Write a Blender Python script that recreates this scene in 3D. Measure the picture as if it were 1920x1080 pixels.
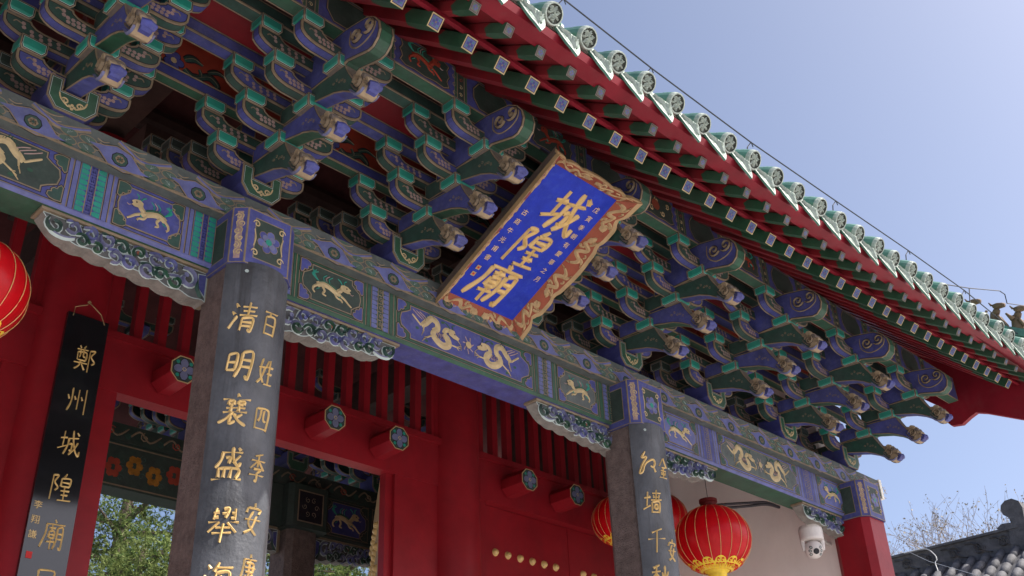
import bpy, math, random
from mathutils import Vector, Matrix
random.seed(11)
scene = bpy.context.scene
for o in list(bpy.data.objects):
    bpy.data.objects.remove(o)

# ------------------------------------------------------------------ camera, sky, sun, exposure
cd = bpy.data.cameras.new('camera')
cam = bpy.data.objects.new('camera', cd)
scene.collection.objects.link(cam)
cd.sensor_width = 36.0
cd.lens = 2006.2 / 1920 * 36.0
cd.clip_start = 0.05
cd.clip_end = 3000
YAW, PITCH, ROLL = 0.80758, 0.52595, -0.04174
fw = Vector((math.sin(YAW) * math.cos(PITCH), math.cos(YAW) * math.cos(PITCH), math.sin(PITCH)))
rt = Vector((math.cos(YAW), -math.sin(YAW), 0))
up = rt.cross(fw)
rt2 = math.cos(ROLL) * rt + math.sin(ROLL) * up
up2 = -math.sin(ROLL) * rt + math.cos(ROLL) * up
cam.matrix_world = Matrix((rt2, up2, -fw)).transposed().to_4x4()
scene.camera = cam

SUN_AZ = math.radians(140.5)      # measured from +Y (into the building) towards +X (along the facade)
SUN_EL = math.radians(47.8)
world = bpy.data.worlds.new('World')
scene.world = world
world.use_nodes = True
wn = world.node_tree
wn.nodes.clear()
sky = wn.nodes.new('ShaderNodeTexSky')
sky.sky_type = 'NISHITA'
sky.sun_disc = False
sky.sun_elevation = SUN_EL
sky.sun_rotation = SUN_AZ
sky.altitude = 100
sky.air_density = 0.57
sky.dust_density = 3.5
sky.ozone_density = 1.0
bg = wn.nodes.new('ShaderNodeBackground')
bg.inputs['Strength'].default_value = 0.138
wo = wn.nodes.new('ShaderNodeOutputWorld')
wn.links.new(sky.outputs[0], bg.inputs['Color'])
wn.links.new(bg.outputs[0], wo.inputs['Surface'])

sd = bpy.data.lights.new('sun', 'SUN')
sd.energy = 4.0
sd.angle = math.radians(0.5)
sd.color = (1.0, 0.95, 0.87)
sun = bpy.data.objects.new('sun', sd)
scene.collection.objects.link(sun)
sdir = Vector((math.sin(SUN_AZ) * math.cos(SUN_EL), math.cos(SUN_AZ) * math.cos(SUN_EL), math.sin(SUN_EL)))
sun.rotation_euler = (-sdir).to_track_quat('-Z', 'Y').to_euler()
sun.location = (20, 10, 30)

scene.view_settings.view_transform = 'Standard'
scene.view_settings.look = 'None'
scene.view_settings.gamma = 1
scene.view_settings.use_curve_mapping = False
scene.view_settings.exposure = 0.98
scene.render.engine = 'CYCLES'
scene.cycles.use_denoising = True
scene.cycles.max_bounces = 8
scene.cycles.diffuse_bounces = 5
scene.cycles.sample_clamp_indirect = 6

# ------------------------------------------------------------------ materials
MATS = {}
FADE = {'blue': .15, 'blue_light': .20, 'blue_deep': .2, 'green': .22, 'green_bright': .22, 'green_dark': .2, 'teal': .16, 'olive': .2, 'olive_green': .25,
        'gold_line': .22, 'lavender': .22, 'red_rafter': .08, 'rafter_green': .16, 'glaze_green': .12}


def mat(name, col, rough=0.55, var=0.2, scale=6.0, bump=0.0, metal=0.0, wear=0.0, wearcol=(.35, .33, .30),
        streak=0.0, spec=0.2, bscale=None, transl=0.0, emit=0.0):
    if name in FADE and name not in ('red', 'red_rafter', 'red_eave', 'glaze_green', 'gold_line'):
        k = .86 if name.startswith('blue') else .72
        col = [c * k for c in col]
        wearcol = [c * k for c in wearcol]
    if name == 'gold_line':
        col = [c * .85 for c in col]
    m = bpy.data.materials.new(name)
    m.use_nodes = True
    nt = m.node_tree
    N, L = nt.nodes, nt.links
    b = N['Principled BSDF']
    b.inputs['Roughness'].default_value = rough
    b.inputs['Metallic'].default_value = metal
    b.inputs['Specular IOR Level'].default_value = spec
    geo = N.new('ShaderNodeNewGeometry')
    n1 = N.new('ShaderNodeTexNoise')
    n1.inputs['Scale'].default_value = scale
    n1.inputs['Detail'].default_value = 6
    n1.inputs['Roughness'].default_value = 0.65
    L.new(geo.outputs['Position'], n1.inputs['Vector'])
    rmp = N.new('ShaderNodeValToRGB')
    rmp.color_ramp.elements[0].position = 0.3
    rmp.color_ramp.elements[1].position = 0.7
    lo = [max(0, c * (1 - var)) for c in col]
    hi = [min(1, c * (1 + var)) for c in col]
    rmp.color_ramp.elements[0].color = (*lo, 1)
    rmp.color_ramp.elements[1].color = (*hi, 1)
    L.new(n1.outputs['Fac'], rmp.inputs['Fac'])
    out = rmp.outputs['Color']
    if wear > 0:
        n2 = N.new('ShaderNodeTexNoise')
        n2.inputs['Scale'].default_value = scale * 3.1
        n2.inputs['Detail'].default_value = 9
        n2.inputs['Roughness'].default_value = 0.75
        if streak:
            mp = N.new('ShaderNodeMapping')
            mp.inputs['Scale'].default_value = (1, 1, 1 - streak)
            L.new(geo.outputs['Position'], mp.inputs['Vector'])
            L.new(mp.outputs['Vector'], n2.inputs['Vector'])
        else:
            L.new(geo.outputs['Position'], n2.inputs['Vector'])
        r2 = N.new('ShaderNodeValToRGB')
        r2.color_ramp.elements[0].position = 0.50
        r2.color_ramp.elements[0].color = (0, 0, 0, 1)
        r2.color_ramp.elements[1].position = 0.72
        r2.color_ramp.elements[1].color = (wear, wear, wear, 1)
        L.new(n2.outputs['Fac'], r2.inputs['Fac'])
        mx = N.new('ShaderNodeMix')
        mx.data_type = 'RGBA'
        L.new(r2.outputs['Color'], mx.inputs['Factor'])
        L.new(out, mx.inputs['A'])
        mx.inputs['B'].default_value = (*wearcol, 1)
        out = mx.outputs['Result']
    fd = FADE.get(name, 0)
    if fd:
        # faded, dusty zones that drift across the timber
        n4 = N.new('ShaderNodeTexNoise')
        n4.inputs['Scale'].default_value = 1.7
        n4.inputs['Detail'].default_value = 7
        n4.inputs['Roughness'].default_value = 0.7
        L.new(geo.outputs['Position'], n4.inputs['Vector'])
        r4 = N.new('ShaderNodeValToRGB')
        r4.color_ramp.elements[0].position = 0.34
        r4.color_ramp.elements[0].color = (fd * .45,) * 3 + (1,)
        r4.color_ramp.elements[1].position = 0.68
        r4.color_ramp.elements[1].color = (min(.8, fd * 1.9),) * 3 + (1,)
        L.new(n4.outputs['Fac'], r4.inputs['Fac'])
        m4 = N.new('ShaderNodeMix')
        m4.data_type = 'RGBA'
        L.new(r4.outputs['Color'], m4.inputs['Factor'])
        L.new(out, m4.inputs['A'])
        m4.inputs['B'].default_value = (.095, .09, .095, 1)
        out = m4.outputs['Result']
    L.new(out, b.inputs['Base Color'])
    if bump > 0:
        n3 = N.new('ShaderNodeTexNoise')
        n3.inputs['Scale'].default_value = bscale or scale * 6
        n3.inputs['Detail'].default_value = 6
        L.new(geo.outputs['Position'], n3.inputs['Vector'])
        bp = N.new('ShaderNodeBump')
        bp.inputs['Strength'].default_value = bump
        bp.inputs['Distance'].default_value = 0.02
        L.new(n3.outputs['Fac'], bp.inputs['Height'])
        L.new(bp.outputs['Normal'], b.inputs['Normal'])
    if transl > 0:
        tr = N.new('ShaderNodeBsdfTranslucent')
        L.new(out, tr.inputs['Color'])
        ms = N.new('ShaderNodeMixShader')
        ms.inputs['Fac'].default_value = transl
        L.new(b.outputs[0], ms.inputs[1])
        L.new(tr.outputs[0], ms.inputs[2])
        L.new(ms.outputs[0], N['Material Output'].inputs['Surface'])
    MATS[name] = m
    return m


DUST = (.36, .34, .33)
mat('blue', (.060, .068, .27), .5, .34, 9, wear=.55, wearcol=(.155, .165, .30))
mat('blue_light', (.125, .14, .37), .55, .3, 9, wear=.5, wearcol=(.23, .24, .36))
mat('blue_deep', (.03, .036, .19), .5, .3, 7, wear=.3, wearcol=(.11, .11, .2))
mat('green', (.020, .082, .060), .5, .35, 9, wear=.5, wearcol=(.06, .14, .11))
mat('green_bright', (.018, .105, .052), .5, .35, 9, wear=.45, wearcol=(.075, .16, .115))
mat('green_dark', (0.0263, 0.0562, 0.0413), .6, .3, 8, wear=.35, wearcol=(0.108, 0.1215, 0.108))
mat('teal', (.015, .33, .245), .45, .15, 10, wear=.25, wearcol=(.12, .38, .30))
mat('olive', (.115, .14, .135), .65, .32, 8, wear=.55, wearcol=(.22, .22, .225))
mat('olive_green', (.075, .15, .115), .6, .28, 10, wear=.45, wearcol=(.18, .22, .2))
mat('gold_line', (0.2738, 0.1998, 0.1221), .55, .25, 14, wear=.35, wearcol=(0.1998, 0.1798, 0.1598))
mat('gold_motif', (.42, .32, .175), .55, .25, 14, wear=.4, wearcol=(.30, .25, .19))
mat('pink_motif', (0.304, 0.208, 0.192), .55, .2, 14, wear=.2)
mat('line_black', (.018, .016, .022), .6, .3, 10)
mat('line_white', (0.36, 0.416, 0.4), .6, .15, 10)
mat('red', (.215, .007, .013), .48, .2, 2.2, wear=.25, wearcol=(.13, .02, .024), spec=.25, streak=.8, bump=.10, bscale=18)
mat('red_rafter', (.19, .008, .014), .5, .28, 3, wear=.45, wearcol=(.11, .03, .03))
mat('red_eave', (.165, .008, .017), .5, .22, 2.5, wear=.3, wearcol=(.16, .05, .05))
mat('red_board', (0.272, 0.044, 0.0256), .6, .22, 5, wear=.25, wearcol=(0.144, 0.036, 0.0288))
mat('rafter_green', (.018, .095, .045), .5, .3, 6, wear=.4, wearcol=(.08, .10, .07))
mat('granite', (.135, .10, .092), .8, .35, 14, bump=.8, bscale=90, wear=.65, wearcol=(.20, .165, .16))
mat('slate_board', (.072, .075, .084), .42, .45, 3.0, bump=.25, bscale=40, wear=.9, wearcol=(.030, .027, .026), streak=.93)
mat('gilding', (.62, .42, .16), .38, .18, 12, wear=.2, wearcol=(.45, .3, .15), spec=.6)
mat('black_lacquer', (.010, .010, .012), .10, .2, 4, spec=.6)
mat('plaque_blue', (.009, .026, .34), .5, .22, 5, wear=.4, wearcol=(.04, .085, .40), bump=.15)
mat('terracotta', (.235, .06, .034), .55, .2, 8, wear=.3, wearcol=(.2, .09, .06))
mat('plaque_edge', (.37, .25, .13), .55, .2, 10, wear=.35, wearcol=(.27, .18, .11))
mat('plaque_side', (.12, .09, .075), .7, .2, 9, wear=.2)
mat('glaze_green', (.075, .215, .155), .28, .28, 10, wear=.45, wearcol=(.20, .28, .24), spec=.5)
mat('glaze_white', (.33, .375, .335), .5, .25, 22, wear=.55, wearcol=(.20, .25, .22), spec=.25, bump=.25, bscale=60)
mat('glaze_mid', (.15, .23, .185), .45, .3, 24, wear=.5, wearcol=(.30, .34, .30), spec=.25, bump=.25, bscale=60)
mat('glaze_dark', (.045, .05, .042), .45, .35, 20, wear=.3, wearcol=(.2, .18, .15))
mat('mortar', (.33, .29, .25), .85, .2, 20, bump=.4)
mat('tip_cream', (0.315, 0.24, 0.1575), .5, .22, 18, wear=.3, wearcol=(0.189, 0.1485, 0.135))
mat('taupe', (0.1425, 0.1162, 0.1013), .7, .2, 10, wear=.2)
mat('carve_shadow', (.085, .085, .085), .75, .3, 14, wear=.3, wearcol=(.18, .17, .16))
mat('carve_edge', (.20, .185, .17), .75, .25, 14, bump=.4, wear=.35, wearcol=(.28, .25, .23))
mat('lavender', (.20, .21, .39), .5, .2, 14, wear=.3, wearcol=(.30, .30, .38))
mat('white_wall', (.82, .75, .72), .85, .08, .9, wear=.3, wearcol=(.62, .55, .52), streak=.7)
mat('white_paint', (.72, .70, .64), .7, .1, 6, wear=.2)
mat('wood_dark', (.055, .03, .026), .7, .3, 6)
mat('roof_under', (.10, .03, .03), .7, .3, 4)
mat('lantern_red', (.70, .006, .014), .32, .08, 6, transl=.45, spec=.4)
mat('lantern_gold', (.75, .52, .05), .4, .12, 20)
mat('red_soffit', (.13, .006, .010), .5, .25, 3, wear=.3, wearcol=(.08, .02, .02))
mat('lantern_cap', (.12, .012, .012), .5, .2, 8)
mat('cctv_white', (.62, .58, .56), .35, .05, 5)
mat('cctv_dark', (.02, .02, .025), .2, .1, 5)
mat('cctv_lens', (.16, .15, .15), .2, .1, 5)
mat('cable', (.025, .02, .025), .5, .2, 10)
mat('cable_white', (.6, .6, .58), .5, .1, 10)
mat('wire_metal', (.05, .05, .06), .4, .2, 10)
mat('grey_tile', (.085, .085, .095), .7, .35, 8, bump=.3, wear=.4, wearcol=(.20, .19, .175))
mat('grey_ridge', (.085, .085, .09), .75, .35, 6, bump=.4, wear=.3, wearcol=(.18, .17, .16))
mat('beast', (.14, .095, .06), .6, .3, 14, wear=.3, wearcol=(.25, .2, .12))
mat('paving', (.47, .455, .44), .85, .2, .8, bump=.3)
mat('bark', (.11, .085, .065), .85, .3, 8, bump=.5)
mat('twig', (.24, .21, .20), .85, .3, 8)
mat('needle', (.075, .125, .035), .6, .45, 1.5, transl=.3)
mat('needle_pale', (.17, .215, .065), .6, .4, 1.5, transl=.35)
mat('leaf_bud', (.26, .23, .18), .7, .3, 3)
mat('stone_grey', (.3, .28, .26), .85, .25, 3, bump=.4)
mat('seal_red', (.45, .03, .03), .6, .1, 10)
mat('yellow_motif', (.30, .13, .02), .6, .35, 12, wear=.4, wearcol=(.1, .07, .04))


# ------------------------------------------------------------------ mesh builder
def smooth_path(pts, n=5):
    if len(pts) < 3:
        return [tuple(p) for p in pts]
    out = []
    P = [pts[0]] + list(pts) + [pts[-1]]
    for i in range(1, len(P) - 2):
        p0, p1, p2, p3 = P[i - 1], P[i], P[i + 1], P[i + 2]
        for k in range(n):
            t = k / n
            out.append(tuple(0.5 * ((2 * b) + (c - a) * t + (2 * a - 5 * b + 4 * c - d) * t * t +
                                    (-a + 3 * b - 3 * c + d) * t ** 3) for a, b, c, d in zip(p0, p1, p2, p3)))
    out.append(tuple(pts[-1]))
    return out


def offset_poly(pts, d):
    """inward offset of a CCW 2-D polygon"""
    n = len(pts)
    out = []
    for i in range(n):
        a, b, c = Vector(pts[i - 1]), Vector(pts[i]), Vector(pts[(i + 1) % n])
        e1, e2 = (b - a), (c - b)
        if e1.length < 1e-9 or e2.length < 1e-9:
            out.append(tuple(b))
            continue
        e1.normalize()
        e2.normalize()
        n1, n2 = Vector((-e1.y, e1.x)), Vector((-e2.y, e2.x))
        m = n1 + n2
        if m.length < 1e-6:
            m = n1.copy()
        m.normalize()
        s = max(0.35, m.dot(n1))
        out.append(tuple(b + m * (d / s)))
    return out


def area2(p):
    return sum(p[i - 1][0] * p[i][1] - p[i][0] * p[i - 1][1] for i in range(len(p)))


def ccw(p):
    return list(p) if area2(p) > 0 else list(reversed(p))


class MB:
    def __init__(self):
        self.v, self.f, self.m = [], [], []

    def add(self, verts, faces, mats):
        b = len(self.v)
        self.v += [tuple(x) for x in verts]
        for i, fc in enumerate(faces):
            self.f.append(tuple(b + k for k in fc))
            self.m.append(mats if isinstance(mats, str) else mats[i])

    def face(self, pts, mt):
        self.add(pts, [tuple(range(len(pts)))], mt)

    def box(self, x0, x1, y0, y1, z0, z1, mt):
        v = [(x, y, z) for z in (z0, z1) for y in (y0, y1) for x in (x0, x1)]
        f = [(0, 2, 3, 1), (4, 5, 7, 6), (0, 1, 5, 4), (2, 6, 7, 3), (0, 4, 6, 2), (1, 3, 7, 5)]
        self.add(v, f, mt)

    def paint(self, pts3, rings, fill):
        """planar 3-D polygon with concentric painted rings: rings=[(width,mat),...]"""
        P = [Vector(p) for p in pts3]
        nrm = Vector((0, 0, 0))
        for i in range(len(P)):
            a, b = P[i], P[(i + 1) % len(P)]
            nrm += a.cross(b)
        nrm.normalize()
        u = (P[1] - P[0]).normalized()
        v = nrm.cross(u)
        o = P[0]
        q = [((p - o).dot(u), (p - o).dot(v)) for p in P]
        tot = 0
        prev, pq = [tuple(p) for p in P], q
        for w, mt in rings:
            tot += w
            nq = offset_poly(q, tot)
            nx = [tuple(o + u * a + v * b) for a, b in nq]
            n = len(nx)
            self.add(prev + nx, [(i, (i + 1) % n, n + (i + 1) % n, n + i) for i in range(n)], mt)
            prev = nx
        self.face(prev, fill)

    def prism(self, poly, fn, t0, t1, rings, fill, edge_rings, edge_fill, faces='both', edge_pick=None):
        """extrude 2-D polygon (u,v) between t0 and t1 with fn(u,v,t)->xyz; painted sides and edges"""
        p = ccw(poly)
        A = [Vector(fn(u, v, t0)) for u, v in p]
        B = [Vector(fn(u, v, t1)) for u, v in p]
        n = len(p)
        nr = Vector((0, 0, 0))
        for i in range(n):
            nr += A[i].cross(A[(i + 1) % n])
        out_is_A = nr.dot(A[0] - B[0]) > 0
        if faces in ('both', 'A'):
            self.paint(A if out_is_A else list(reversed(A)), rings, fill)
        if faces in ('both', 'B'):
            self.paint(list(reversed(B)) if out_is_A else B, rings, fill)
        for i in range(n):
            j = (i + 1) % n
            q = [A[i], A[j], B[j], B[i]]
            if out_is_A:
                q = [A[j], A[i], B[i], B[j]]
            # strip painting across the thickness
            cols = [0.0]
            mt = []
            T = (A[i] - B[i]).length
            s = 0
            for w, mm in edge_rings:
                s += w / T
                cols.append(s)
                mt.append(mm)
            k = edge_fill(i) if callable(edge_fill) else edge_fill
            full = cols + [1 - c for c in reversed(cols)]
            mts = mt + [k] + list(reversed(mt))
            for a in range(len(full) - 1):
                f0, f1 = full[a], full[a + 1]
                self.face([q[0].lerp(q[3], f0), q[1].lerp(q[2], f0), q[1].lerp(q[2], f1), q[0].lerp(q[3], f1)], mts[a])

    def ribbon(self, pts, w, fn, mt, h=0.004, ridge=True, n=5, taper=True):
        """brush stroke on a surface fn(u,v,h)->xyz"""
        P = smooth_path(pts, n)
        if len(P) < 2:
            return
        L = len(P)
        vs, fs = [], []
        for i, p in enumerate(P):
            a = P[max(0, i - 1)]
            b = P[min(L - 1, i + 1)]
            dx, dy = b[0] - a[0], b[1] - a[1]
            d = math.hypot(dx, dy) or 1e-6
            nx, ny = -dy / d, dx / d
            t = i / (L - 1)
            ww = w(t) if callable(w) else w
            if taper and not callable(w):
                ww *= 0.55 + 0.45 * min(1, min(t, 1 - t) * 6 + .15)
            vs += [fn(p[0] + nx * ww / 2, p[1] + ny * ww / 2, 0.0008), fn(p[0], p[1], h), fn(p[0] - nx * ww / 2, p[1] - ny * ww / 2, 0.0008)]
        for i in range(L - 1):
            a = i * 3
            fs += [(a, a + 3, a + 4, a + 1), (a + 1, a + 4, a + 5, a + 2)]
        # round end tips
        self.add(vs, fs, mt)

    def blob(self, pts, fn, mt, h=0.003, outline=None, ow=0.006, oh=0.002):
        p = ccw(pts)
        if outline:
            if ow >= .006 and outline == 'gold_line':
                self.add([fn(u, v, oh - .0006) for u, v in offset_poly(p, -ow - .0045)], [tuple(range(len(p)))], 'line_black')
            self.add([fn(u, v, oh) for u, v in offset_poly(p, -ow)], [tuple(range(len(p)))], outline)
        self.add([fn(u, v, h) for u, v in p], [tuple(range(len(p)))], mt)

    def disc(self, cu, cv, r, fn, mt, h=0.003, n=10, ry=None):
        self.add([fn(cu + r * math.cos(2 * math.pi * k / n), cv + (ry or r) * math.sin(2 * math.pi * k / n), h) for k in range(n)],
                 [tuple(range(n))], mt)

    def tube(self, pts, r, mt, n=6, closed_ends=True):
        P = [Vector(p) for p in pts]
        L = len(P)
        vs, fs = [], []
        ref = Vector((0, 0, 1))
        for i, p in enumerate(P):
            d = (P[min(L - 1, i + 1)] - P[max(0, i - 1)])
            d = d.normalized() if d.length > 1e-9 else Vector((0, 0, 1))
            rf = ref if abs(d.dot(ref)) < .95 else Vector((1, 0, 0))
            a = d.cross(rf).normalized()
            b = d.cross(a)
            rr = r(i / (L - 1)) if callable(r) else r
            vs += [tuple(p + a * rr * math.cos(2 * math.pi * k / n) + b * rr * math.sin(2 * math.pi * k / n)) for k in range(n)]
        for i in range(L - 1):
            for k in range(n):
                fs.append((i * n + k, i * n + (k + 1) % n, (i + 1) * n + (k + 1) % n, (i + 1) * n + k))
        if closed_ends:
            fs.append(tuple(reversed(range(n))))
            fs.append(tuple((L - 1) * n + k for k in range(n)))
        self.add(vs, fs, mt)

    def lathe(self, prof, c, mt, n=24, squash=1.0):
        """prof: [(r,z,mat?)] rings round the vertical axis at c"""
        vs, fs, ms = [], [], []
        for q in prof:
            vs += [(c[0] + q[0] * math.cos(2 * math.pi * k / n), c[1] + q[0] * math.sin(2 * math.pi * k / n), c[2] + q[1]) for k in range(n)]
        for i in range(len(prof) - 1):
            for k in range(n):
                fs.append((i * n + k, i * n + (k + 1) % n, (i + 1) * n + (k + 1) % n, (i + 1) * n + k))
                ms.append(prof[i][2] if len(prof[i]) > 2 else mt)
        self.add(vs, fs, ms)

    def mesh(self, name, smooth=False):
        me = bpy.data.meshes.new(name)
        me.from_pydata(self.v, [], self.f)
        names = []
        for x in self.m:
            if x not in names:
                names.append(x)
        for x in names:
            me.materials.append(MATS[x])
        ix = {x: i for i, x in enumerate(names)}
        me.polygons.foreach_set('material_index', [ix[x] for x in self.m])
        if smooth:
            me.polygons.foreach_set('use_smooth', [True] * len(me.polygons))
        me.update()
        return me

    def build(self, name, parent=None, smooth=False, W=None, **tags):
        return place(self.mesh(name, smooth), name, parent, W, **tags)


WM = {}


def place(me, name, parent=None, W=None, **tags):
    o = bpy.data.objects.new(name, me)
    scene.collection.objects.link(o)
    Wm = W if W is not None else Matrix.Identity(4)
    if parent is not None:
        o.parent = parent
        o.matrix_parent_inverse = WM[parent.name].inverted()
    o.matrix_basis = Wm
    WM[o.name] = Wm.copy()
    for k, x in tags.items():
        o[k] = x
    return o


def empty(name, loc, parent=None, **tags):
    o = place(None, name, parent, Matrix.Translation(loc), **tags)
    o.empty_display_size = 0.1
    return o


T = Matrix.Translation
GROUND = -1.6

# ------------------------------------------------------------------ layout numbers (metres; camera at the origin)
SP = 1.222                       # spacing of the bracket sets
XA = 2.88                        # stone pillar beside the centre bay
XB = XA + 3 * SP
XC = XA + 6 * SP                 # end column
YF = 5.0                         # front face of the main beam
BEAM0, BEAM1 = 3.35, 3.69
PLATE1 = 3.885
YD = 7.25                        # plane of the doors
YR = 9.8                         # rear row of columns

g = MB()
g.face([(-80, -80, GROUND), (120, -80, GROUND), (120, 160, GROUND), (-80, 160, GROUND)], 'paving')
g.build('ground', kind='structure', label='pale stone paving in front of the gate', category='ground')

gate = empty('temple_gate', (6.7, 7.0, GROUND), label='painted temple gate hall with red columns, bracket sets and green tiled eave', category='gate')


def front(y):
    return lambda u, v, h: (u, y - h, v)


# ------------------------------------------------------------------ painted motifs
def rect(x0, x1, z0, z1):
    return [(x0, z0), (x1, z0), (x1, z1), (x0, z1)]


def spiral(cx, cz, r, turns=1.3, start=0.0, flip=1, n=14, r1=.18):
    return [(cx + flip * (r * (1 - (1 - r1) * k / n)) * math.cos(start + turns * 2 * math.pi * k / n),
             cz + (r * (1 - (1 - r1) * k / n)) * math.sin(start + turns * 2 * math.pi * k / n)) for k in range(n + 1)]


def dragon(mb, fn, x0, z0, w, hh, flip, body='gold_motif'):
    def q(p):
        return (x0 + (w * p[0] if not flip else w * (1 - p[0])), z0 + hh * p[1])
    def st(pts, wd, mt, h=.006):
        mb.ribbon([q(p) for p in pts], wd * hh, fn, mt, h, n=4)
    for dx in (0, .07, .13):
        st([(.22 + dx, .75), (.12 + dx, .86 + dx * .3), (.03 + dx, .98)], .035, 'pink_motif', .004)
    st([(.02, .80), (.10, .68), (.20, .52)], .07, body)
    st([(.20, .52), (.30, .70), (.40, .90), (.51, .84), (.52, .62), (.42, .50)], .22, body)
    st([(.46, .52), (.44, .36), (.54, .18), (.66, .12), (.75, .24), (.72, .42), (.64, .55)], .25, body)
    st([(.64, .55), (.70, .72), (.80, .72)], .17, body)
    mb.blob([q(p) for p in [(.74, .58), (.84, .50), (.93, .48), (.96, .58), (.88, .66), (.86, .78), (.76, .80)]], fn, body, .007)
    st([(.93, .5), (.99, .38), (1.0, .2)], .02, body)
    for base, tip in (((.44, .36), (.30, .18)), ((.72, .26), (.90, .26)), ((.26, .6), (.24, .38))):
        st([base, tip], .09, body)
        for a in (-.06, .0, .06):
            st([tip, (tip[0] + (tip[0] - base[0]) * .45 + a * .4, tip[1] + (tip[1] - base[1]) * .5 + a * 1.6)], .042, body)
    for k in range(9):
        t = k / 8
        px, pz = .28 + .26 * t, .74 + .28 * math.sin(math.pi * t) * (1 if t < .6 else .7)
        st([(px, pz), (px - .015, pz + .10)], .05, 'green_bright', .005)
    st([(.78, .80), (.72, .92), (.64, .98)], .045, 'green_bright', .006)
    st([(.84, .80), (.82, .93), (.88, 1.0)], .04, 'green_bright', .006)
    mb.disc(*q((.86, .66)), .012 * w, fn, 'line_black', .0085, 6, .03 * hh)
    for k in range(3):
        st([(.50 + .05 * k, .50), (.54 + .05 * k, .40), (.52 + .05 * k, .32)], .03, 'pink_motif', .0085)
    for cx, cz in ((.12, .38), (.3, .06), (.62, .92)):
        mb.disc(*q((cx, cz)), .035 * w, fn, 'green_bright', .003, 7, .05 * hh)


def qilin(mb, fn, x0, z0, w, hh, flip, col='gold_motif'):
    """leaping horned beast with a scaled back and a flaming tail"""
    def q(p):
        return (x0 + (w * p[0] if not flip else w * (1 - p[0])), z0 + hh * p[1])
    def st(pts, wd, mt, h=.006):
        mb.ribbon([q(p) for p in pts], wd if callable(wd) else wd * hh, fn, mt, h, n=4)
    for k in range(4):
        st([(.17, .62), (.10 - .03 * k, .74 + .02 * k), (.02 + .045 * k, .98 - .05 * (k % 2))], .045, 'teal', .004)
    for k in range(3):
        st([(.32 + .06 * k, .66), (.28 + .07 * k, .80), (.36 + .07 * k, .92)], .035, 'pink_motif' if k % 2 else 'teal', .004)
    st([(.14, .46), (.26, .56), (.42, .54), (.58, .44), (.70, .42)], lambda t: .21 * hh * (1 - .35 * abs(t - .35)), col)
    st([(.17, .60), (.30, .67), (.46, .63), (.60, .55)], .085, 'green_bright', .0075)
    st([(.62, .48), (.70, .58), (.74, .68)], .16, col, .0065)
    mb.blob([q(p) for p in [(.68, .60), (.76, .55), (.86, .54), (.93, .58), (.90, .64), (.94, .70), (.86, .78), (.76, .80), (.68, .74)]], fn, col, .0085)
    st([(.74, .78), (.69, .90), (.62, .96)], .045, 'teal', .005)
    st([(.80, .80), (.78, .92), (.84, .99)], .040, 'teal', .005)
    mb.disc(*q((.83, .70)), .018 * w, fn, 'line_black', .0095, 6, .03 * hh)
    for pts in ([(.17, .48), (.07, .36), (.05, .24), (.10, .16)], [(.27, .48), (.32, .34), (.28, .22), (.36, .18)],
                [(.66, .42), (.80, .32), (.90, .20), (.98, .12)], [(.56, .42), (.62, .28), (.72, .24), (.76, .16)]):
        st(pts, lambda t: hh * (.10 - .045 * t), col)
    st([(.20, .38), (.12, .30)], .05, 'teal', .007)
    st([(.72, .38), (.66, .30)], .05, 'teal', .007)
    st([(.92, .60), (.98, .56), (1.02, .60)], .025, 'pink_motif', .004)


def cloud(mb, fn, cx, cz, s, mt, sx=1, sz=1):
    pts = [(0, -.05), (.5, -.1), (.9, -.02), (1.15, .2), (1.1, .48), (.82, .56), (.86, .82), (.68, 1.0), (.40, .98), (.30, 1.25), (.12, 1.42), (-.02, 1.3)]
    mb.blob([(cx + sx * s * a, cz + sz * s * b) for a, b in pts], fn, mt, .005, 'gold_line', .006, .004)


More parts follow.
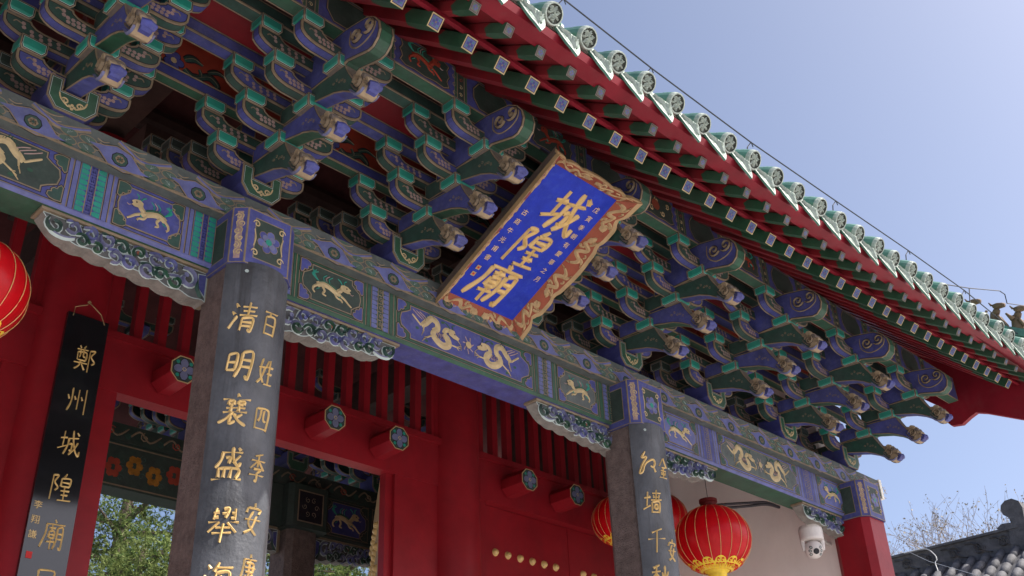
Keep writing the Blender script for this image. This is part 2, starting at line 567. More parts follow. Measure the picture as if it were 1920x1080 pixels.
def painted_panel(name, parent, x0, x1, z0, z1, border, fill, corner, motif, y=YF, flip=False):
    mb = MB()
    fn = front(y)
    mb.blob(rect(x0, x1, z0, z1), fn, 'gold_line', .002)
    mb.blob(rect(x0 + .006, x1 - .006, z0 + .004, z1 - .004), fn, 'line_black', .0025)
    mb.blob(rect(x0 + .010, x1 - .010, z0 + .008, z1 - .008), fn, border, .003)
    w, hh = x1 - x0, z1 - z0
    m = .035
    e = min(.13, w * .2)
    L = [(x0 + e, z0 + m), (x0 + e, z0 + m + hh * .10), (x0 + e * .75, z0 + hh * .28), (x0 + e * .38, z0 + hh * .36), (x0 + e * .30, z0 + hh * .5)]
    left = L + [(p[0], z0 + z1 - p[1]) for p in reversed(L[:-1])]
    right = [(x0 + x1 - p[0], p[1]) for p in reversed(left)]
    poly = left + right
    poly = ccw(poly)
    mb.blob(offset_poly(poly, -.0125), fn, 'line_black', .0034)
    mb.blob(offset_poly(poly, -.008), fn, 'gold_line', .0039)
    mb.blob(poly, fn, fill, .0045)
    s = hh * .2
    for sx, cx in ((1, x0 + .012), (-1, x1 - .012)):
        cloud(mb, fn, cx, z0 + .02, s, corner, sx, 1)
        cloud(mb, fn, cx, z1 - .02, s, corner, sx, -1)
    f2 = lambda u, v, h: (u, y - .0045 - h, v)
    if motif == 'dragons':
        c = (x0 + x1) / 2
        hw = (x1 - x0) / 2 - e - .02
        dragon(mb, f2, x0 + e, z0 + m + .01, hw * .9, hh - 2 * m - .02, False)
        dragon(mb, f2, c + hw * .12, z0 + m + .01, hw * .9, hh - 2 * m - .02, True)
        zc = (z0 + z1) / 2
        for k in range(7):
            a = k * math.pi * 2 / 7
            mb.ribbon([(c + .03 * math.cos(a), zc + .03 * math.sin(a)), (c + .055 * math.cos(a + .3), zc + .07 * math.sin(a + .3))], .014, f2, 'pink_motif', .003)
        mb.disc(c, zc, .028, f2, 'gold_motif', .006, 12)
    elif motif == 'qilin':
        qilin(mb, f2, x0 + e * .9, z0 + m + .02, w - 1.8 * e, hh - 2 * m - .04, flip)
    return mb.build(name, parent)


def band(name, parent, x0, x1, z0, z1, bar, bump, key, keybg, y=YF):
    mb = MB()
    fn = front(y)
    w = x1 - x0
    mb.blob(rect(x0, x1, z0, z1), fn, 'gold_line', .002)
    a = w * .17
    for s0, s1 in ((x0 + .006, x0 + a), (x1 - a, x1 - .006)):
        mb.blob(rect(s0, s1, z0, z1), fn, 'line_black', .0026)
        mb.blob(rect(s0 + .004, s1 - .004, z0, z1), fn, bar, .0031)
    mb.blob(rect(x0 + a + .005, x1 - a - .005, z0, z1), fn, keybg, .0032)
    nb = 9
    dz = (z1 - z0) / nb
    for k in range(nb):
        for cx, sg in ((x0 + a + .03, 1), (x1 - a - .03, -1)):
            zc = z0 + dz * (k + .5)
            pts = [(cx - sg * .022, zc - dz * .44), (cx + sg * .012, zc - dz * .44), (cx + sg * .024, zc - dz * .2), (cx + sg * .024, zc + dz * .2),
                   (cx + sg * .012, zc + dz * .44), (cx - sg * .022, zc + dz * .44)]
            mb.blob(pts, fn, bump, .004)
    kx0, kx1 = x0 + a + .06, x1 - a - .06
    mb.blob(rect(kx0 - .006, kx1 + .006, z0, z1), fn, 'gold_line', .0042)
    mb.blob(rect(kx0, kx1, z0, z1), fn, keybg, .005)
    nk = 5
    dk = (z1 - z0) / nk
    f2 = lambda u, v, h: (u, y - .005 - h, v)
    for k in range(nk):
        zb = z0 + dk * k
        kw = kx1 - kx0
        pts = [(.12, .12), (.88, .12), (.88, .85), (.3, .85), (.3, .4), (.62, .4), (.62, .62)]
        pp = [(kx0 + kw * px, zb + dk * pz) for px, pz in pts]
        for i in range(len(pp) - 1):
            (ax, az), (bx, bz) = pp[i], pp[i + 1]
            t = .0035
            mb.blob(rect(min(ax, bx) - t, max(ax, bx) + t, min(az, bz) - t, max(az, bz) + t), f2, key, .001)
    return mb.build(name, parent)


# ------------------------------------------------------------------ main beams with their paintings
def beam(x0, x1, under, strip):
    mb = MB()
    b = .018
    sec = [(YF, BEAM0 + b), (YF + b, BEAM0), (YF + .24, BEAM0), (YF + .26, BEAM0 + b), (YF + .26, BEAM1), (YF, BEAM1)]
    A = [(x0, y, z) for y, z in sec]
    B = [(x1, y, z) for y, z in sec]
    n = len(sec)
    mts = [strip, under, strip, 'green_dark', 'green_dark', strip]
    for i in range(n):
        j = (i + 1) % n
        mb.face([A[i], B[i], B[j], A[j]][::-1], mts[i])
    mb.face(A, 'olive')
    mb.face(B[::-1], 'olive')
    return mb.build('beam', gate)


def bay_paint(bm, segs, bar, bump, key, keybg, border, fills, corner):
    z0, z1 = BEAM0 + .022, BEAM1 - .002
    k = 0
    for kind, a, b, extra in segs:
        if kind == 'band':
            band('painted_band', bm, a, b, z0, z1, bar, bump, key, keybg)
        else:
            painted_panel('painted_panel', bm, a, b, z0, z1, border, extra[0], corner, extra[1], flip=extra[2])


XL = XA - 3 * SP
bm1 = beam(XL - 2.0, XA, 'green_bright', 'blue_light')
bay_paint(bm1, [('band', 2.47, 2.70, 0), ('panel', 2.02, 2.45, ('blue', 'qilin', True)), ('band', 1.76, 2.0, 0),
                ('panel', .34, 1.74, ('green_dark', 'dragons', False)), ('band', .08, .32, 0)],
         'blue_light', 'teal', 'blue_deep', 'blue', 'blue', None, 'green')
bm2 = beam(XA, XB, 'blue', 'green_bright')
bay_paint(bm2, [('band', 3.08, 3.25, 0), ('panel', 3.27, 3.79, ('green_dark', 'qilin', False)), ('band', 3.81, 4.05, 0),
                ('panel', 4.07, 5.41, ('blue', 'dragons', False)), ('band', 5.43, 5.67, 0),
                ('panel', 5.69, 6.16, ('olive', 'qilin', True)), ('band', 6.18, 6.5, 0)],
         'green_bright', 'blue_light', 'gold_line', 'green', 'green_bright', None, 'blue')
bm3 = beam(XB, XC, 'green_bright', 'blue_light')
bay_paint(bm3, [('panel', 6.98, 7.51, ('blue_light', 'qilin', False)), ('band', 7.53, 7.80, 0),
                ('panel', 7.83, 9.16, ('olive', 'dragons', False)), ('band', 9.18, 9.50, 0),
                ('panel', 9.53, 10.04, ('blue_light', 'qilin', True)), ('band', 10.06, 10.3, 0)],
         'blue_light', 'blue', 'gold_line', 'blue', 'blue_light', None, 'green')

# plate on top of the beams, with its running wave of lotus medallions
YP = 4.93
mb = MB()
X0P, X1P = XL - 2.0, 10.77
mb.box(X0P, X1P, YP, YP + .36, BEAM1, PLATE1, 'olive')
fnp = front(YP)
PH = PLATE1 - BEAM1
f = lambda u, v, h: (u, YP - h, BEAM1 + v * PH)
xs = []
mb.box(X0P, X1P, YP - .006, YP - .0005, BEAM1 + .001, BEAM1 + .010, 'gold_line')
plate = mb.build('plate_beam', gate)
per = 0.5
k0 = int((0.2 - 2.48) / per)
for k in range(k0, 18):
    xc = 2.48 + per * k
    if xc > 10.7:
        break
    m2 = MB()
    fl = lambda u, v, h: (u, YP - h, v)
    zc = BEAM1 + PH * .33
    leaf = [(xc - .19, zc + .035), (xc - .10, zc + .05), (xc - .03, zc + .075), (xc + .06, zc + .055), (xc + .13, zc - .02), (xc + .19, zc - .035),
            (xc + .10, zc - .05), (xc + .03, zc - .068), (xc - .06, zc - .055), (xc - .13, zc + .015)]
    m2.blob(leaf, fl, 'blue_light', .004, 'gold_line', .007, .003)
    m2.disc(xc, zc, .052, fl, 'line_black', .0045, 9, .046)
    m2.disc(xc, zc, .046, fl, 'green', .005, 9, .040)
    for t in range(6):
        m2.disc(xc + .017 * math.cos(t * 1.047), zc + .015 * math.sin(t * 1.047), .0125, fl, 'gold_line', .0058, 6)
    m2.disc(xc, zc, .009, fl, 'green', .0066, 7)
    # upper blue wave
    xm = xc + per / 2
    wave = [(xm - .24, PLATE1 - .004), (xm - .19, PLATE1 - .05), (xm - .12, PLATE1 - .085), (xm - .03, PLATE1 - .06), (xm + .02, PLATE1 - .03), (xm + .10, PLATE1 - .004)]
    m2.ribbon([(xm - .27, PLATE1 - .012), (xm - .20, PLATE1 - .05), (xm - .12, PLATE1 - .082), (xm - .03, PLATE1 - .062), (xm + .06, PLATE1 - .025)], .036, fl, 'gold_line', .003, taper=False)
    m2.ribbon([(xm - .27, PLATE1 - .010), (xm - .20, PLATE1 - .048), (xm - .12, PLATE1 - .080), (xm - .03, PLATE1 - .060), (xm + .06, PLATE1 - .023)], .024, fl, 'blue_light', .004, taper=False)
    # scroll work between
    for sx in (-1, 1):
        for dz in (.05, .105):
            c = (xm + sx * .055, BEAM1 + dz)
            m2.disc(c[0], c[1], .054, fl, 'gold_line', .0025, 12, .030)
            m2.disc(c[0], c[1], .047, fl, 'olive_green', .0032, 12, .024)
            for a in (-.6, 0, .6):
                m2.ribbon([(c[0] + sx * .01, c[1] - .012), (c[0] - sx * .008 + .022 * math.sin(a), c[1] + .012)], .006, fl, 'line_white', .004, n=2)
        m2.ribbon([(xm + sx * .10, BEAM1 + .10), (xm + sx * .13, BEAM1 + .12), (xm + sx * .17, BEAM1 + .10)], .007, fl, 'gold_line', .004)
        m2.ribbon([(xm + sx * .10, BEAM1 + .06), (xm + sx * .14, BEAM1 + .075), (xm + sx * .18, BEAM1 + .13)], .007, fl, 'gold_line', .004)
    m2.ribbon([(xm - .16, BEAM1 + .022), (xm, BEAM1 + .012), (xm + .16, BEAM1 + .022)], .010, fl, 'gold_line', .004)
    for sx in (-1, 1):
        for q in range(3):
            m2.ribbon([(xm + sx * (.105 + .02 * q), BEAM1 + .145 - .02 * q), (xm + sx * (.14 + .02 * q), BEAM1 + .135 - .03 * q), (xm + sx * (.175 + .012 * q), BEAM1 + .150 - .03 * q)], .006, fl, 'gold_line', .004, n=3)
    m2.ribbon([(xc - .20, BEAM1 + .03), (xc - .12, BEAM1 + .012), (xc, BEAM1 + .008)], .007, fl, 'gold_line', .004)
    m2.ribbon([(xc + .02, PLATE1 - .02), (xc + .09, PLATE1 - .03), (xc + .15, PLATE1 - .012)], .008, fl, 'gold_line', .004)
    m2.disc(xc + .08, PLATE1 - .014, .03, fl, 'olive_green', .003, 8, .009)
    m2.disc(xm - .06, BEAM1 + .024, .04, fl, 'green_bright', .003, 8, .012)
    m2.disc(xm + .06, BEAM1 + .024, .04, fl, 'green_bright', .003, 8, .012)
    m2.build('lotus_medallion', plate)

m2 = MB()
m2.box(X1P + .002, X1P + .05, YP - .012, YP + .37, BEAM1 - .01, PLATE1 + .012, 'white_paint')
m2.build('plate_end_cap', plate)


# ------------------------------------------------------------------ pillars
def octa(cx, cy, hw, ch):
    return [(cx - hw + ch, cy - hw), (cx + hw - ch, cy - hw), (cx + hw, cy - hw + ch), (cx + hw, cy + hw - ch),
            (cx + hw - ch, cy + hw), (cx - hw + ch, cy + hw), (cx - hw, cy + hw - ch), (cx - hw, cy - hw + ch)]


def column(mb, sec0, sec1, z0, z1, mt):
    n = len(sec0)
    A = [(x, y, z0) for x, y in sec0]
    B = [(x, y, z1) for x, y in sec1]
    for i in range(n):
        j = (i + 1) % n
        mb.face([A[i], A[j], B[j], B[i]], mt)
    mb.face(B, mt)
    mb.face(A[::-1], mt)


def pillar(cx, stone, name):
    cy = 4.97
    p = empty(name, (cx, cy, GROUND), gate)
    mb = MB()
    sq = .20 if stone == 'granite' else .212
    cq = .085 if stone == 'granite' else .066
    column(mb, octa(cx, cy + .015, sq, cq), octa(cx, cy + .015, sq, cq), GROUND + .25, 3.30, stone)
    mb.build('shaft', p)
    mb = MB()
    column(mb, octa(cx, cy, .33, .08), octa(cx, cy, .30, .08), GROUND, GROUND + .25, 'stone_grey')
    mb.build('base', p)
    # painted head
    mb = MB()
    hw, ch, z0, z1 = .218, .066, 3.302, 3.688
    s = octa(cx, cy, hw, ch)
    n = 8
    for i in range(8):
        a, b = s[i], s[(i + 1) % 8]
        q = [(a[0], a[1], z0), (b[0], b[1], z0), (b[0], b[1], z1), (a[0], a[1], z1)]
        if i in (0, 2, 4, 6):
            mb.paint(q, [(.008, 'gold_line'), (.045, 'blue'), (.007, 'gold_line')], 'green_dark')
        else:
            mb.paint(q, [(.006, 'gold_line'), (.022, 'blue')], 'blue_deep' if i != 7 else 'pink_motif')
    mb.face([(x, y, z0) for x, y in s][::-1], 'blue')
    mb.face([(x, y, z1) for x, y in s], 'blue')
    # flower on the front face and gold scrolls on the chamfers
    fn = front(cy - hw)
    zc = (z0 + z1) / 2
    for k in range(6):
        a = k * math.pi / 3 + .3
        mb.disc(cx + .052 * math.cos(a), zc + .052 * math.sin(a), .030, fn, 'gold_line', .002, 8)
        mb.disc(cx + .052 * math.cos(a), zc + .052 * math.sin(a), .026, fn, 'blue_light' if k % 2 else 'blue', .003, 8)
    for k in range(4):
        a = k * math.pi / 2 + .8
        mb.disc(cx + .034 * math.cos(a), zc + .034 * math.sin(a), .022, fn, 'lavender', .0038, 7)
    mb.disc(cx, zc, .022, fn, 'teal', .0046, 9)
    for sx in (-1, 1):
        for sz in (-1, 1):
            mb.ribbon(spiral(cx + sx * .088, zc + sz * .10, .025, 1.2, 0, sx), .009, fn, 'gold_motif', .004, n=2)
        mb.ribbon([(cx + sx * .1, zc - .06), (cx + sx * .088, zc), (cx + sx * .1, zc + .06)], .009, fn, 'gold_motif', .004)
    fn2 = lambda u, v, h: (cx - hw + u * .7071 - h * .7071, cy - hw + ch - u * .7071 - h * .7071, v)
    for k in range(6):
        zz = z0 + .07 + k * .05
        mb.ribbon(spiral(.047 + .010 * (-1) ** k, zz, .021, 1.1, k * 1.3, (-1) ** k, 10), .008, fn2, 'gold_motif', .003, n=1)
        mb.ribbon([(.047 - .012 * (-1) ** k, zz - .02), (.047 - .02 * (-1) ** k, zz + .01), (.047, zz + .03)], .007, fn2, 'gold_motif', .003, n=2)
    mb.build('painted_head', p)
    return p


pillar(XA, 'granite', 'pillar')
pillar(XB, 'granite', 'pillar')
pillar(XC, 'red', 'pillar')
pillar(XL, 'granite', 'pillar')


# ------------------------------------------------------------------ carved corner brackets under the beam
def corner_bracket_mesh(L=1.0):
    """tip at u=0, pillar end at u=L; local origin at the tip, top at z=0, front face y=0"""
    rnd = random.Random(3)
    mb = MB()
    bot = [(0, -.012)]
    N = 46
    for i in range(N + 1):
        t = i / N
        base = -.10 - .085 * t
        if t < .17:
            base = -.015 - .10 * math.sin(min(1, t / .15) * math.pi / 2) - .012 * t
        sc = .018 * abs(math.sin(t * math.pi * 7.2)) * (1 if t > .17 else 0)
        bot.append((.004 + t * (L - .004), base - sc))
    poly = [(0, 0)] + bot + [(L, 0)]
    fn3 = lambda u, v, t: (u, t, v)
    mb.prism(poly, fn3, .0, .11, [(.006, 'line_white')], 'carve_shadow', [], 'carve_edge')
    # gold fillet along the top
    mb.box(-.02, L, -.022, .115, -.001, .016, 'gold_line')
    fn = lambda u, v, h: (u, -h, v)
    def curl(cx, cz, r, flip, st, mt):
        sp = spiral(cx, cz, r * 1.12, .95, st, flip, 14, .30)
        mb.ribbon(sp, r * .62, fn, 'line_white', .012, n=1)
        mb.ribbon(sp, r * .44, fn, mt, .030, n=1)
        e = sp[-1]
        mb.disc(e[0], e[1], r * .26, fn, mt, .026, 7)
    cols = ['lavender', 'green', 'blue_light', 'green_bright', 'lavender']
    curl(.075, -.06, .048, 1, 2.4, 'green')
    mb.ribbon([(.03, -.05), (.06, -.105), (.13, -.118), (.19, -.10)], .03, fn, 'line_white', .008)
    mb.ribbon([(.035, -.05), (.065, -.10), (.13, -.112), (.19, -.095)], .018, fn, 'lavender', .016)
    k = 0
    u = .17
    while u < L - .16:
        t = u / L
        depth = .10 + .085 * t
        for row in range(2):
            cz = -.035 - row * depth * .55 - rnd.uniform(0, .012)
            cx = u + row * .05 + rnd.uniform(-.01, .01)
            r = rnd.uniform(.034, .046) * (1 if row == 0 else .92)
            curl(cx, cz, r, rnd.choice((-1, 1)), rnd.uniform(0, 6), cols[k % 5])
            a = rnd.uniform(-.6, .6)
            x2, z2 = cx + .05, cz - .012 + .03 * a
            mb.ribbon([(cx - .045, cz + .028), (cx + .01, cz + .04), (x2, z2)], .032, fn, 'line_white', .010, n=3)
            mb.ribbon([(cx - .045, cz + .028), (cx + .01, cz + .04), (x2, z2)], .022, fn, cols[(k + 2) % 5], .022, n=3)
            k += 1
        u += .098
    mb.disc(.55 * L, -.05, .012, fn, 'terracotta', .022, 7)
    curl(L - .13, -.085, .062, -1, 1.0, 'lavender')
    mb.blob([(L - .06, -.03), (L - .012, -.02), (L - .012, -.16), (L - .05, -.12)], fn, 'blue', .006, 'line_white', .006, .004)
    mb.ribbon([(L - .07, -.05), (L - .06, -.12), (L - .03, -.175)], .03, fn, 'green', .016)
    mb.box(L, L + .03, -.004, .112, -.19, -.002, 'gold_line')
    return mb.mesh('carved_bracket')


qm = corner_bracket_mesh()
for (tip, sgn) in ((1.675, 1), (4.115, -1), (5.69, 1), (7.80, -1), (9.50, 1), (-.18 + .75, -1)):
    W = T((tip, YF + .055, BEAM0 - .017)) @ Matrix.Diagonal((sgn, 1, 1, 1))
    if sgn > 0 and tip > 5 and tip < 6:
        W = T((5.50, YF + .055, BEAM0 - .017))
    if tip == 9.50:
        W = T((9.26, YF + .055, BEAM0 - .017))
    place(qm, 'carved_bracket', gate, W)


# ------------------------------------------------------------------ bracket sets (dougong)
def arm_poly(L, h):
    lo = [(-L, h * .72), (-L * .99, h * .50), (-L * .95, h * .33), (-L * .88, h * .18), (-L * .78, h * .07), (-L * .64, 0)]
    hi = [(-L, h), (-L + .15, h), (-L + .158, h * .86), (-L + .185, h * .72), (-L + .23, h * .66)]
    if -L + .23 > -.06:
        hi = [(-L, h), (-L + .15, h), (-L + .165, h * .86), (-L + .19, h * .75)]
    left = list(reversed(hi)) + lo
    right = [(-x, z) for x, z in reversed(left)]
    return left + right


def arm_mesh(name, L, face, under, h=.128, th=.084):
    mb = MB()
    poly = ccw(arm_poly(L, h))
    fn = lambda u, v, t: (u, t, v)
    mb.prism(poly, fn, -th / 2, th / 2, [(.012, 'gold_line'), (.005, 'line_black')], face, [(.013, 'gold_line'), (.005, 'line_black')], under)
    f2 = lambda u, v, h2: (u, -th / 2 - h2, v)
    for sx in (-1, 1):
        x0, x1 = .10, L - .09
        for i in range(5):
            x = x0 + (x1 - x0) * (i + .5) / 5
            zc = h * .36 + (.25 * h if i == 4 else 0)
            for dz in (-.013, .013):
                mb.disc(sx * (x + (.006 if dz > 0 else 0)), zc + dz, .0135, f2, 'pink_motif', .0012, 6)
        mb.ribbon([(sx * (x1 - .01), h * .66), (sx * (x1 + .02), h * .74), (sx * (x1 + .035), h * .60)], .009, f2, 'gold_line', .002, n=3)
    return mb.mesh(name)


def dou_mesh(name, w, d, h=.086, fill='teal'):
    """bearing block: each side one painted panel that folds under at the bottom"""
    mb = MB()
    b = .018
    v1 = .026
    Hh = h - .018 + v1
    sides = [((1, 0), (0, -1), w, d), ((0, 1), (1, 0), d, w), ((-1, 0), (0, 1), w, d), ((0, -1), (-1, 0), d, w)]
    for ax, nm, ww, dd in sides:
        def P(u, v):
            if v < v1:
                t = v / v1
                off, z = dd / 2 - b * (1 - t), .018 * t
            else:
                off, z = dd / 2, .018 + (v - v1)
            return (ax[0] * u + nm[0] * off, ax[1] * u + nm[1] * off, z)
        hexa = [(-ww / 2 + b, 0), (ww / 2 - b, 0), (ww / 2, v1), (ww / 2, Hh), (-ww / 2, Hh), (-ww / 2, v1)]
        prev, tot = hexa, 0
        for wd, mt in ((.006, 'gold_line'), (.0045, 'line_black'), (.0025, 'line_white')):
            tot += wd
            nx = offset_poly(hexa, tot)
            A, B = [P(*q) for q in prev], [P(*q) for q in nx]
            mb.add(A + B, [(k, (k + 1) % 6, 6 + (k + 1) % 6, 6 + k) for k in range(6)], mt)
            prev = nx
        F = [P(*q) for q in prev]
        mb.face([F[0], F[1], F[2], F[5]], fill)
        mb.face([F[5], F[2], F[3], F[4]], fill)
    lo = [(-w / 2 + b, -d / 2 + b), (w / 2 - b, -d / 2 + b), (w / 2 - b, d / 2 - b), (-w / 2 + b, d / 2 - b)]
    hi = [(-w / 2, -d / 2), (w / 2, -d / 2), (w / 2, d / 2), (-w / 2, d / 2)]
    mb.face([(*p, 0) for p in lo][::-1], 'taupe')
    mb.face([(*p, h) for p in hi], 'gold_line')
    return mb.mesh(name)


def base_dou_mesh():
    mb = MB()
    poly = [(-.09, 0), (.09, 0), (.145, .07), (.145, .215), (.066, .215), (.066, .135), (-.066, .135), (-.066, .215), (-.145, .215), (-.145, .07)]
    fn = lambda u, v, t: (u, t, v)
    mb.prism(poly, fn, -.13, .13, [(.008, 'gold_line'), (.004, 'line_black'), (.003, 'line_white')], 'green_bright', [(.010, 'gold_line')], 'blue_deep')
    f2 = lambda u, v, h: (u, -.13 - h, v)
    for sx in (-1, 1):
        mb.ribbon(spiral(sx * .042, .072, .022, 1.2, 0, sx), .010, f2, 'gold_motif', .003, n=1)
        mb.ribbon([(sx * .02, .04), (sx * .065, .075), (sx * .08, .115)], .010, f2, 'gold_motif', .003, n=3)
    for p in ((0, .035), (0, .06), (.014, .048), (-.014, .048)):
        mb.disc(p[0], p[1], .010, f2, 'gold_motif', .002, 7)
    return mb.mesh('base_block')


def ang_mesh(name, face, under, wd):
    """local origin: centre of the jump block, top surface z=0"""
    mb = MB()
    poly = [(.58, -.085), (.23, -.095), (.02, -.152), (-.07, -.195), (-.14, -.243), (-.205, -.295), (-.235, -.275), (-.205, -.215), (-.165, -.15),
            (-.125, -.085), (-.098, -.03), (-.088, .0), (.58, .05)]
    p = ccw(poly)
    fn = lambda u, v, t: (t, u, v)
    def ef(i):
        a, b = p[i], p[(i + 1) % len(p)]
        if a[1] > -.01 and b[1] > -.01:
            return face
        # upper concave surface is taupe, underside takes the contrast colour
        mx, mz = (a[0] + b[0]) / 2, (a[1] + b[1]) / 2
        up_side = mz > -.16 + mx * 1.0 - .02 and mx < -.05
        return 'taupe' if (mx, mz) in tops else under
    tops = set()
    for q in range(len(poly)):
        a, b = poly[q], poly[(q + 1) % len(poly)]
        if q in (6, 7, 8, 9, 10):
            tops.add(((a[0] + b[0]) / 2, (a[1] + b[1]) / 2))
            tops.add(((b[0] + a[0]) / 2, (b[1] + a[1]) / 2))
    mb.prism(poly, fn, -wd / 2, wd / 2, [(.007, 'gold_line'), (.003, 'line_black')], face, [(.008, 'gold_line')], ef)
    for sx in (-1, 1):
        f2 = lambda u, v, h: (sx * (wd / 2 + h), u, v)
        for i in range(5):
            mb.ribbon(spiral(.02 - i * .028, -.085 - max(0, i - 1) * .014 + .012 * (i % 2), .013, 1.1, i, 1, 8), .005, f2, 'gold_line', .002, n=1)
    return mb.mesh(name)


def tip_mesh(name, tipc, wd):
    """carved scroll that curls over the end of the slanting arm"""
    mb = MB()
    def slab(poly, w, mt, mt2):
        mb.prism(poly, lambda u, v, t: (t, u, v), -w / 2, w / 2, [], mt, [], mt2)
    slab([(-.150, -.235), (-.19, -.295), (-.235, -.322), (-.275, -.318), (-.292, -.285), (-.285, -.24), (-.262, -.20), (-.228, -.175), (-.19, -.165), (-.160, -.185)], wd * .94, tipc, tipc)
    slab([(-.262, -.318), (-.300, -.320), (-.322, -.304), (-.330, -.280), (-.318, -.258), (-.292, -.252), (-.268, -.275)], wd * .60, 'blue', 'blue')
    mb.tube([(-wd * .36, -.312, -.284), (0, -.326, -.284), (wd * .36, -.312, -.284)], .024, 'blue', 8)
    for sx in (-1, 1):
        f2 = lambda u, v, h: (sx * (wd * .47 + h), u, v)
        mb.ribbon(spiral(-.222, -.225, .044, 1.5, .4, 1, 14), .020, f2, 'line_black', .006, n=1)
        mb.ribbon(spiral(-.222, -.225, .044, 1.5, .4, 1, 14), .015, f2, 'gold_line', .020, n=1)
        mb.ribbon([(-.150, -.235), (-.20, -.296), (-.25, -.314), (-.285, -.30)], .020, f2, 'lavender', .014)
        mb.ribbon([(-.27, -.25), (-.295, -.262), (-.31, -.285)], .016, f2, 'gold_line', .010)
        mb.ribbon([(-.16, -.20), (-.185, -.245), (-.225, -.280)], .012, f2, 'taupe', .016)
    for (y, z, r, mt, k) in ((-.183, -.168, .024, 'gold_line', .50), (-.222, -.172, .032, tipc, .52), (-.262, -.205, .025, 'taupe', .48), (-.288, -.240, .020, tipc, .40)):
        mb.tube([(-wd * k, y, z), (-wd * k * .5, y - .004, z + .004), (0, y, z), (wd * k * .5, y - .004, z + .004), (wd * k, y, z)], r, mt, 8)
    return mb.mesh(name, False)


def cloud_head_mesh():
    mb = MB()
    poly = [(-.45, -.10), (-.97, -.10), (-1.0, -.09), (-1.20, -.145), (-1.245, -.14), (-1.29, -.10), (-1.308, -.04), (-1.296, .03), (-1.255, .09),
            (-1.18, .14), (-1.05, .165), (-.97, .18), (-.45, .18)]
    mb.prism([(a, b) for a, b in poly], lambda u, v, t: (t, u, v), -.055, .055, [(.008, 'gold_line'), (.005, 'line_black')], 'blue', [(.013, 'gold_line'), (.004, 'line_black')], 'green_bright')
    for sx in (-1, 1):
        f2 = lambda u, v, h: (sx * (.055 + h), u, v)
        for c in ((-1.095, .050, 1), (-1.208, .050, -1)):
            sp = spiral(c[0], c[1], .056, 1.45, -2.6, c[2], 18, .10)
            mb.ribbon(sp, .026, f2, 'line_black', .004, n=1)
            mb.ribbon(sp, .018, f2, 'gold_line', .018, n=1)
        mb.ribbon([(-1.03, .12), (-1.025, .02), (-1.09, -.05), (-1.18, -.055), (-1.25, -.02), (-1.27, .04)], .012, f2, 'gold_line', .006)
    return mb.mesh('cloud_head')


Y0, Y1, Y2, Y3 = 4.98, 4.68, 4.39, 4.10
Z1, Z2, Z3 = 4.14, 4.257, 4.385
ARM = {
    's0': arm_mesh('cross_arm', .335, 'blue', 'green'), 'l0': arm_mesh('cross_arm', .445, 'green', 'blue'),
    's1': arm_mesh('cross_arm', .34, 'green', 'blue'), 'l1': arm_mesh('cross_arm', .45, 'blue', 'green'),
    's2': arm_mesh('cross_arm', .34, 'blue', 'green'), 'l2': arm_mesh('cross_arm', .45, 'green', 'blue'),
    's3': arm_mesh('cross_arm', .345, 'green', 'blue')}
DOU = dou_mesh('small_block', .150, .125)
CAP = dou_mesh('jump_block', .19, .16, .082)
DOU_SHADED = dou_mesh('small_block', .150, .125, .086, 'green_dark')  # inner blocks: hall shade put into the fill, dark green instead of teal
CAP_SHADED = dou_mesh('jump_block', .19, .16, .082, 'green_dark')  # same painted-in shade for the inner jump blocks
BDOU = base_dou_mesh()
ANGS = [ang_mesh('slanting_arm', 'green', 'blue', .102), ang_mesh('slanting_arm', 'blue', 'green_bright', .100), ang_mesh('slanting_arm', 'green', 'blue', .098)]
TIPS = [tip_mesh('carved_tip', 'tip_cream', .104)]
HEAD = cloud_head_mesh()
sets_x = [XA + SP * k for k in range(-4, 7)]


def bracket_set(x, y_org, zoff, rot, simple=False):
    base = T((x + random.uniform(-.008, .008), y_org, zoff)) @ Matrix.Rotation((math.pi if rot else 0) + random.uniform(-.012, .012), 4, 'Z')
    s = place(None, 'bracket_set', gate, base @ T((0, 0, PLATE1)))
    def sub(me, name, x, y, z):
        j = random.Random(hash((round(x, 3), round(y, 3), round(z, 3))) + int(base.translation.x * 1000))
        return place(me, name, s, base @ T((x, y - YF, z + j.uniform(-.003, .003))) @ Matrix.Rotation(j.uniform(-.014, .014), 4, 'Z') @ Matrix.Rotation(j.uniform(-.010, .010), 4, 'Y'))
    sub(BDOU, 'base_block', 0, 5.03, PLATE1 + .001)
    def arms(key, y, z, blk=None):
        me = ARM[key]
        sub(me, 'cross_arm', 0, y, z)
        L = {'s0': .335, 'l0': .445, 's1': .34, 'l1': .45, 's2': .34, 'l2': .45, 's3': .345}[key]
        for sx in (-1, 1):
            sub(blk or DOU, 'small_block', sx * (L - .073), y, z + .129)
    arms('s0', Y0, 4.070)
    arms('l0', Y0, 4.282)
    for k, (yy, zz) in enumerate(((Y1, Z1), (Y2, Z2), (Y3, Z3))):
        sub(ANGS[k], 'slanting_arm', 0, yy, zz)
        sub(TIPS[0 if k != 1 else 0], 'carved_tip', 0, yy, zz)
        sub(CAP, 'jump_block', 0, yy, zz + .001)
        arms('s%d' % (k + 1), yy, zz + .080)
        if k < 2:
            arms('l%d' % (k + 1), yy, zz + .292)
    sub(HEAD, 'cloud_head', 0, YF, 4.50)
    # inner half, seen against the dark of the hall
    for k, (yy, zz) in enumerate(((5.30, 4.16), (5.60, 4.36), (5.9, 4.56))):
        arms('s%d' % (k % 3 + 1), yy, zz, DOU_SHADED)
        sub(CAP_SHADED, 'jump_block', 0, yy, zz - .080)
    mb_ = INNER
    sub(mb_, 'inner_arm', 0, YF, 0)
    return s


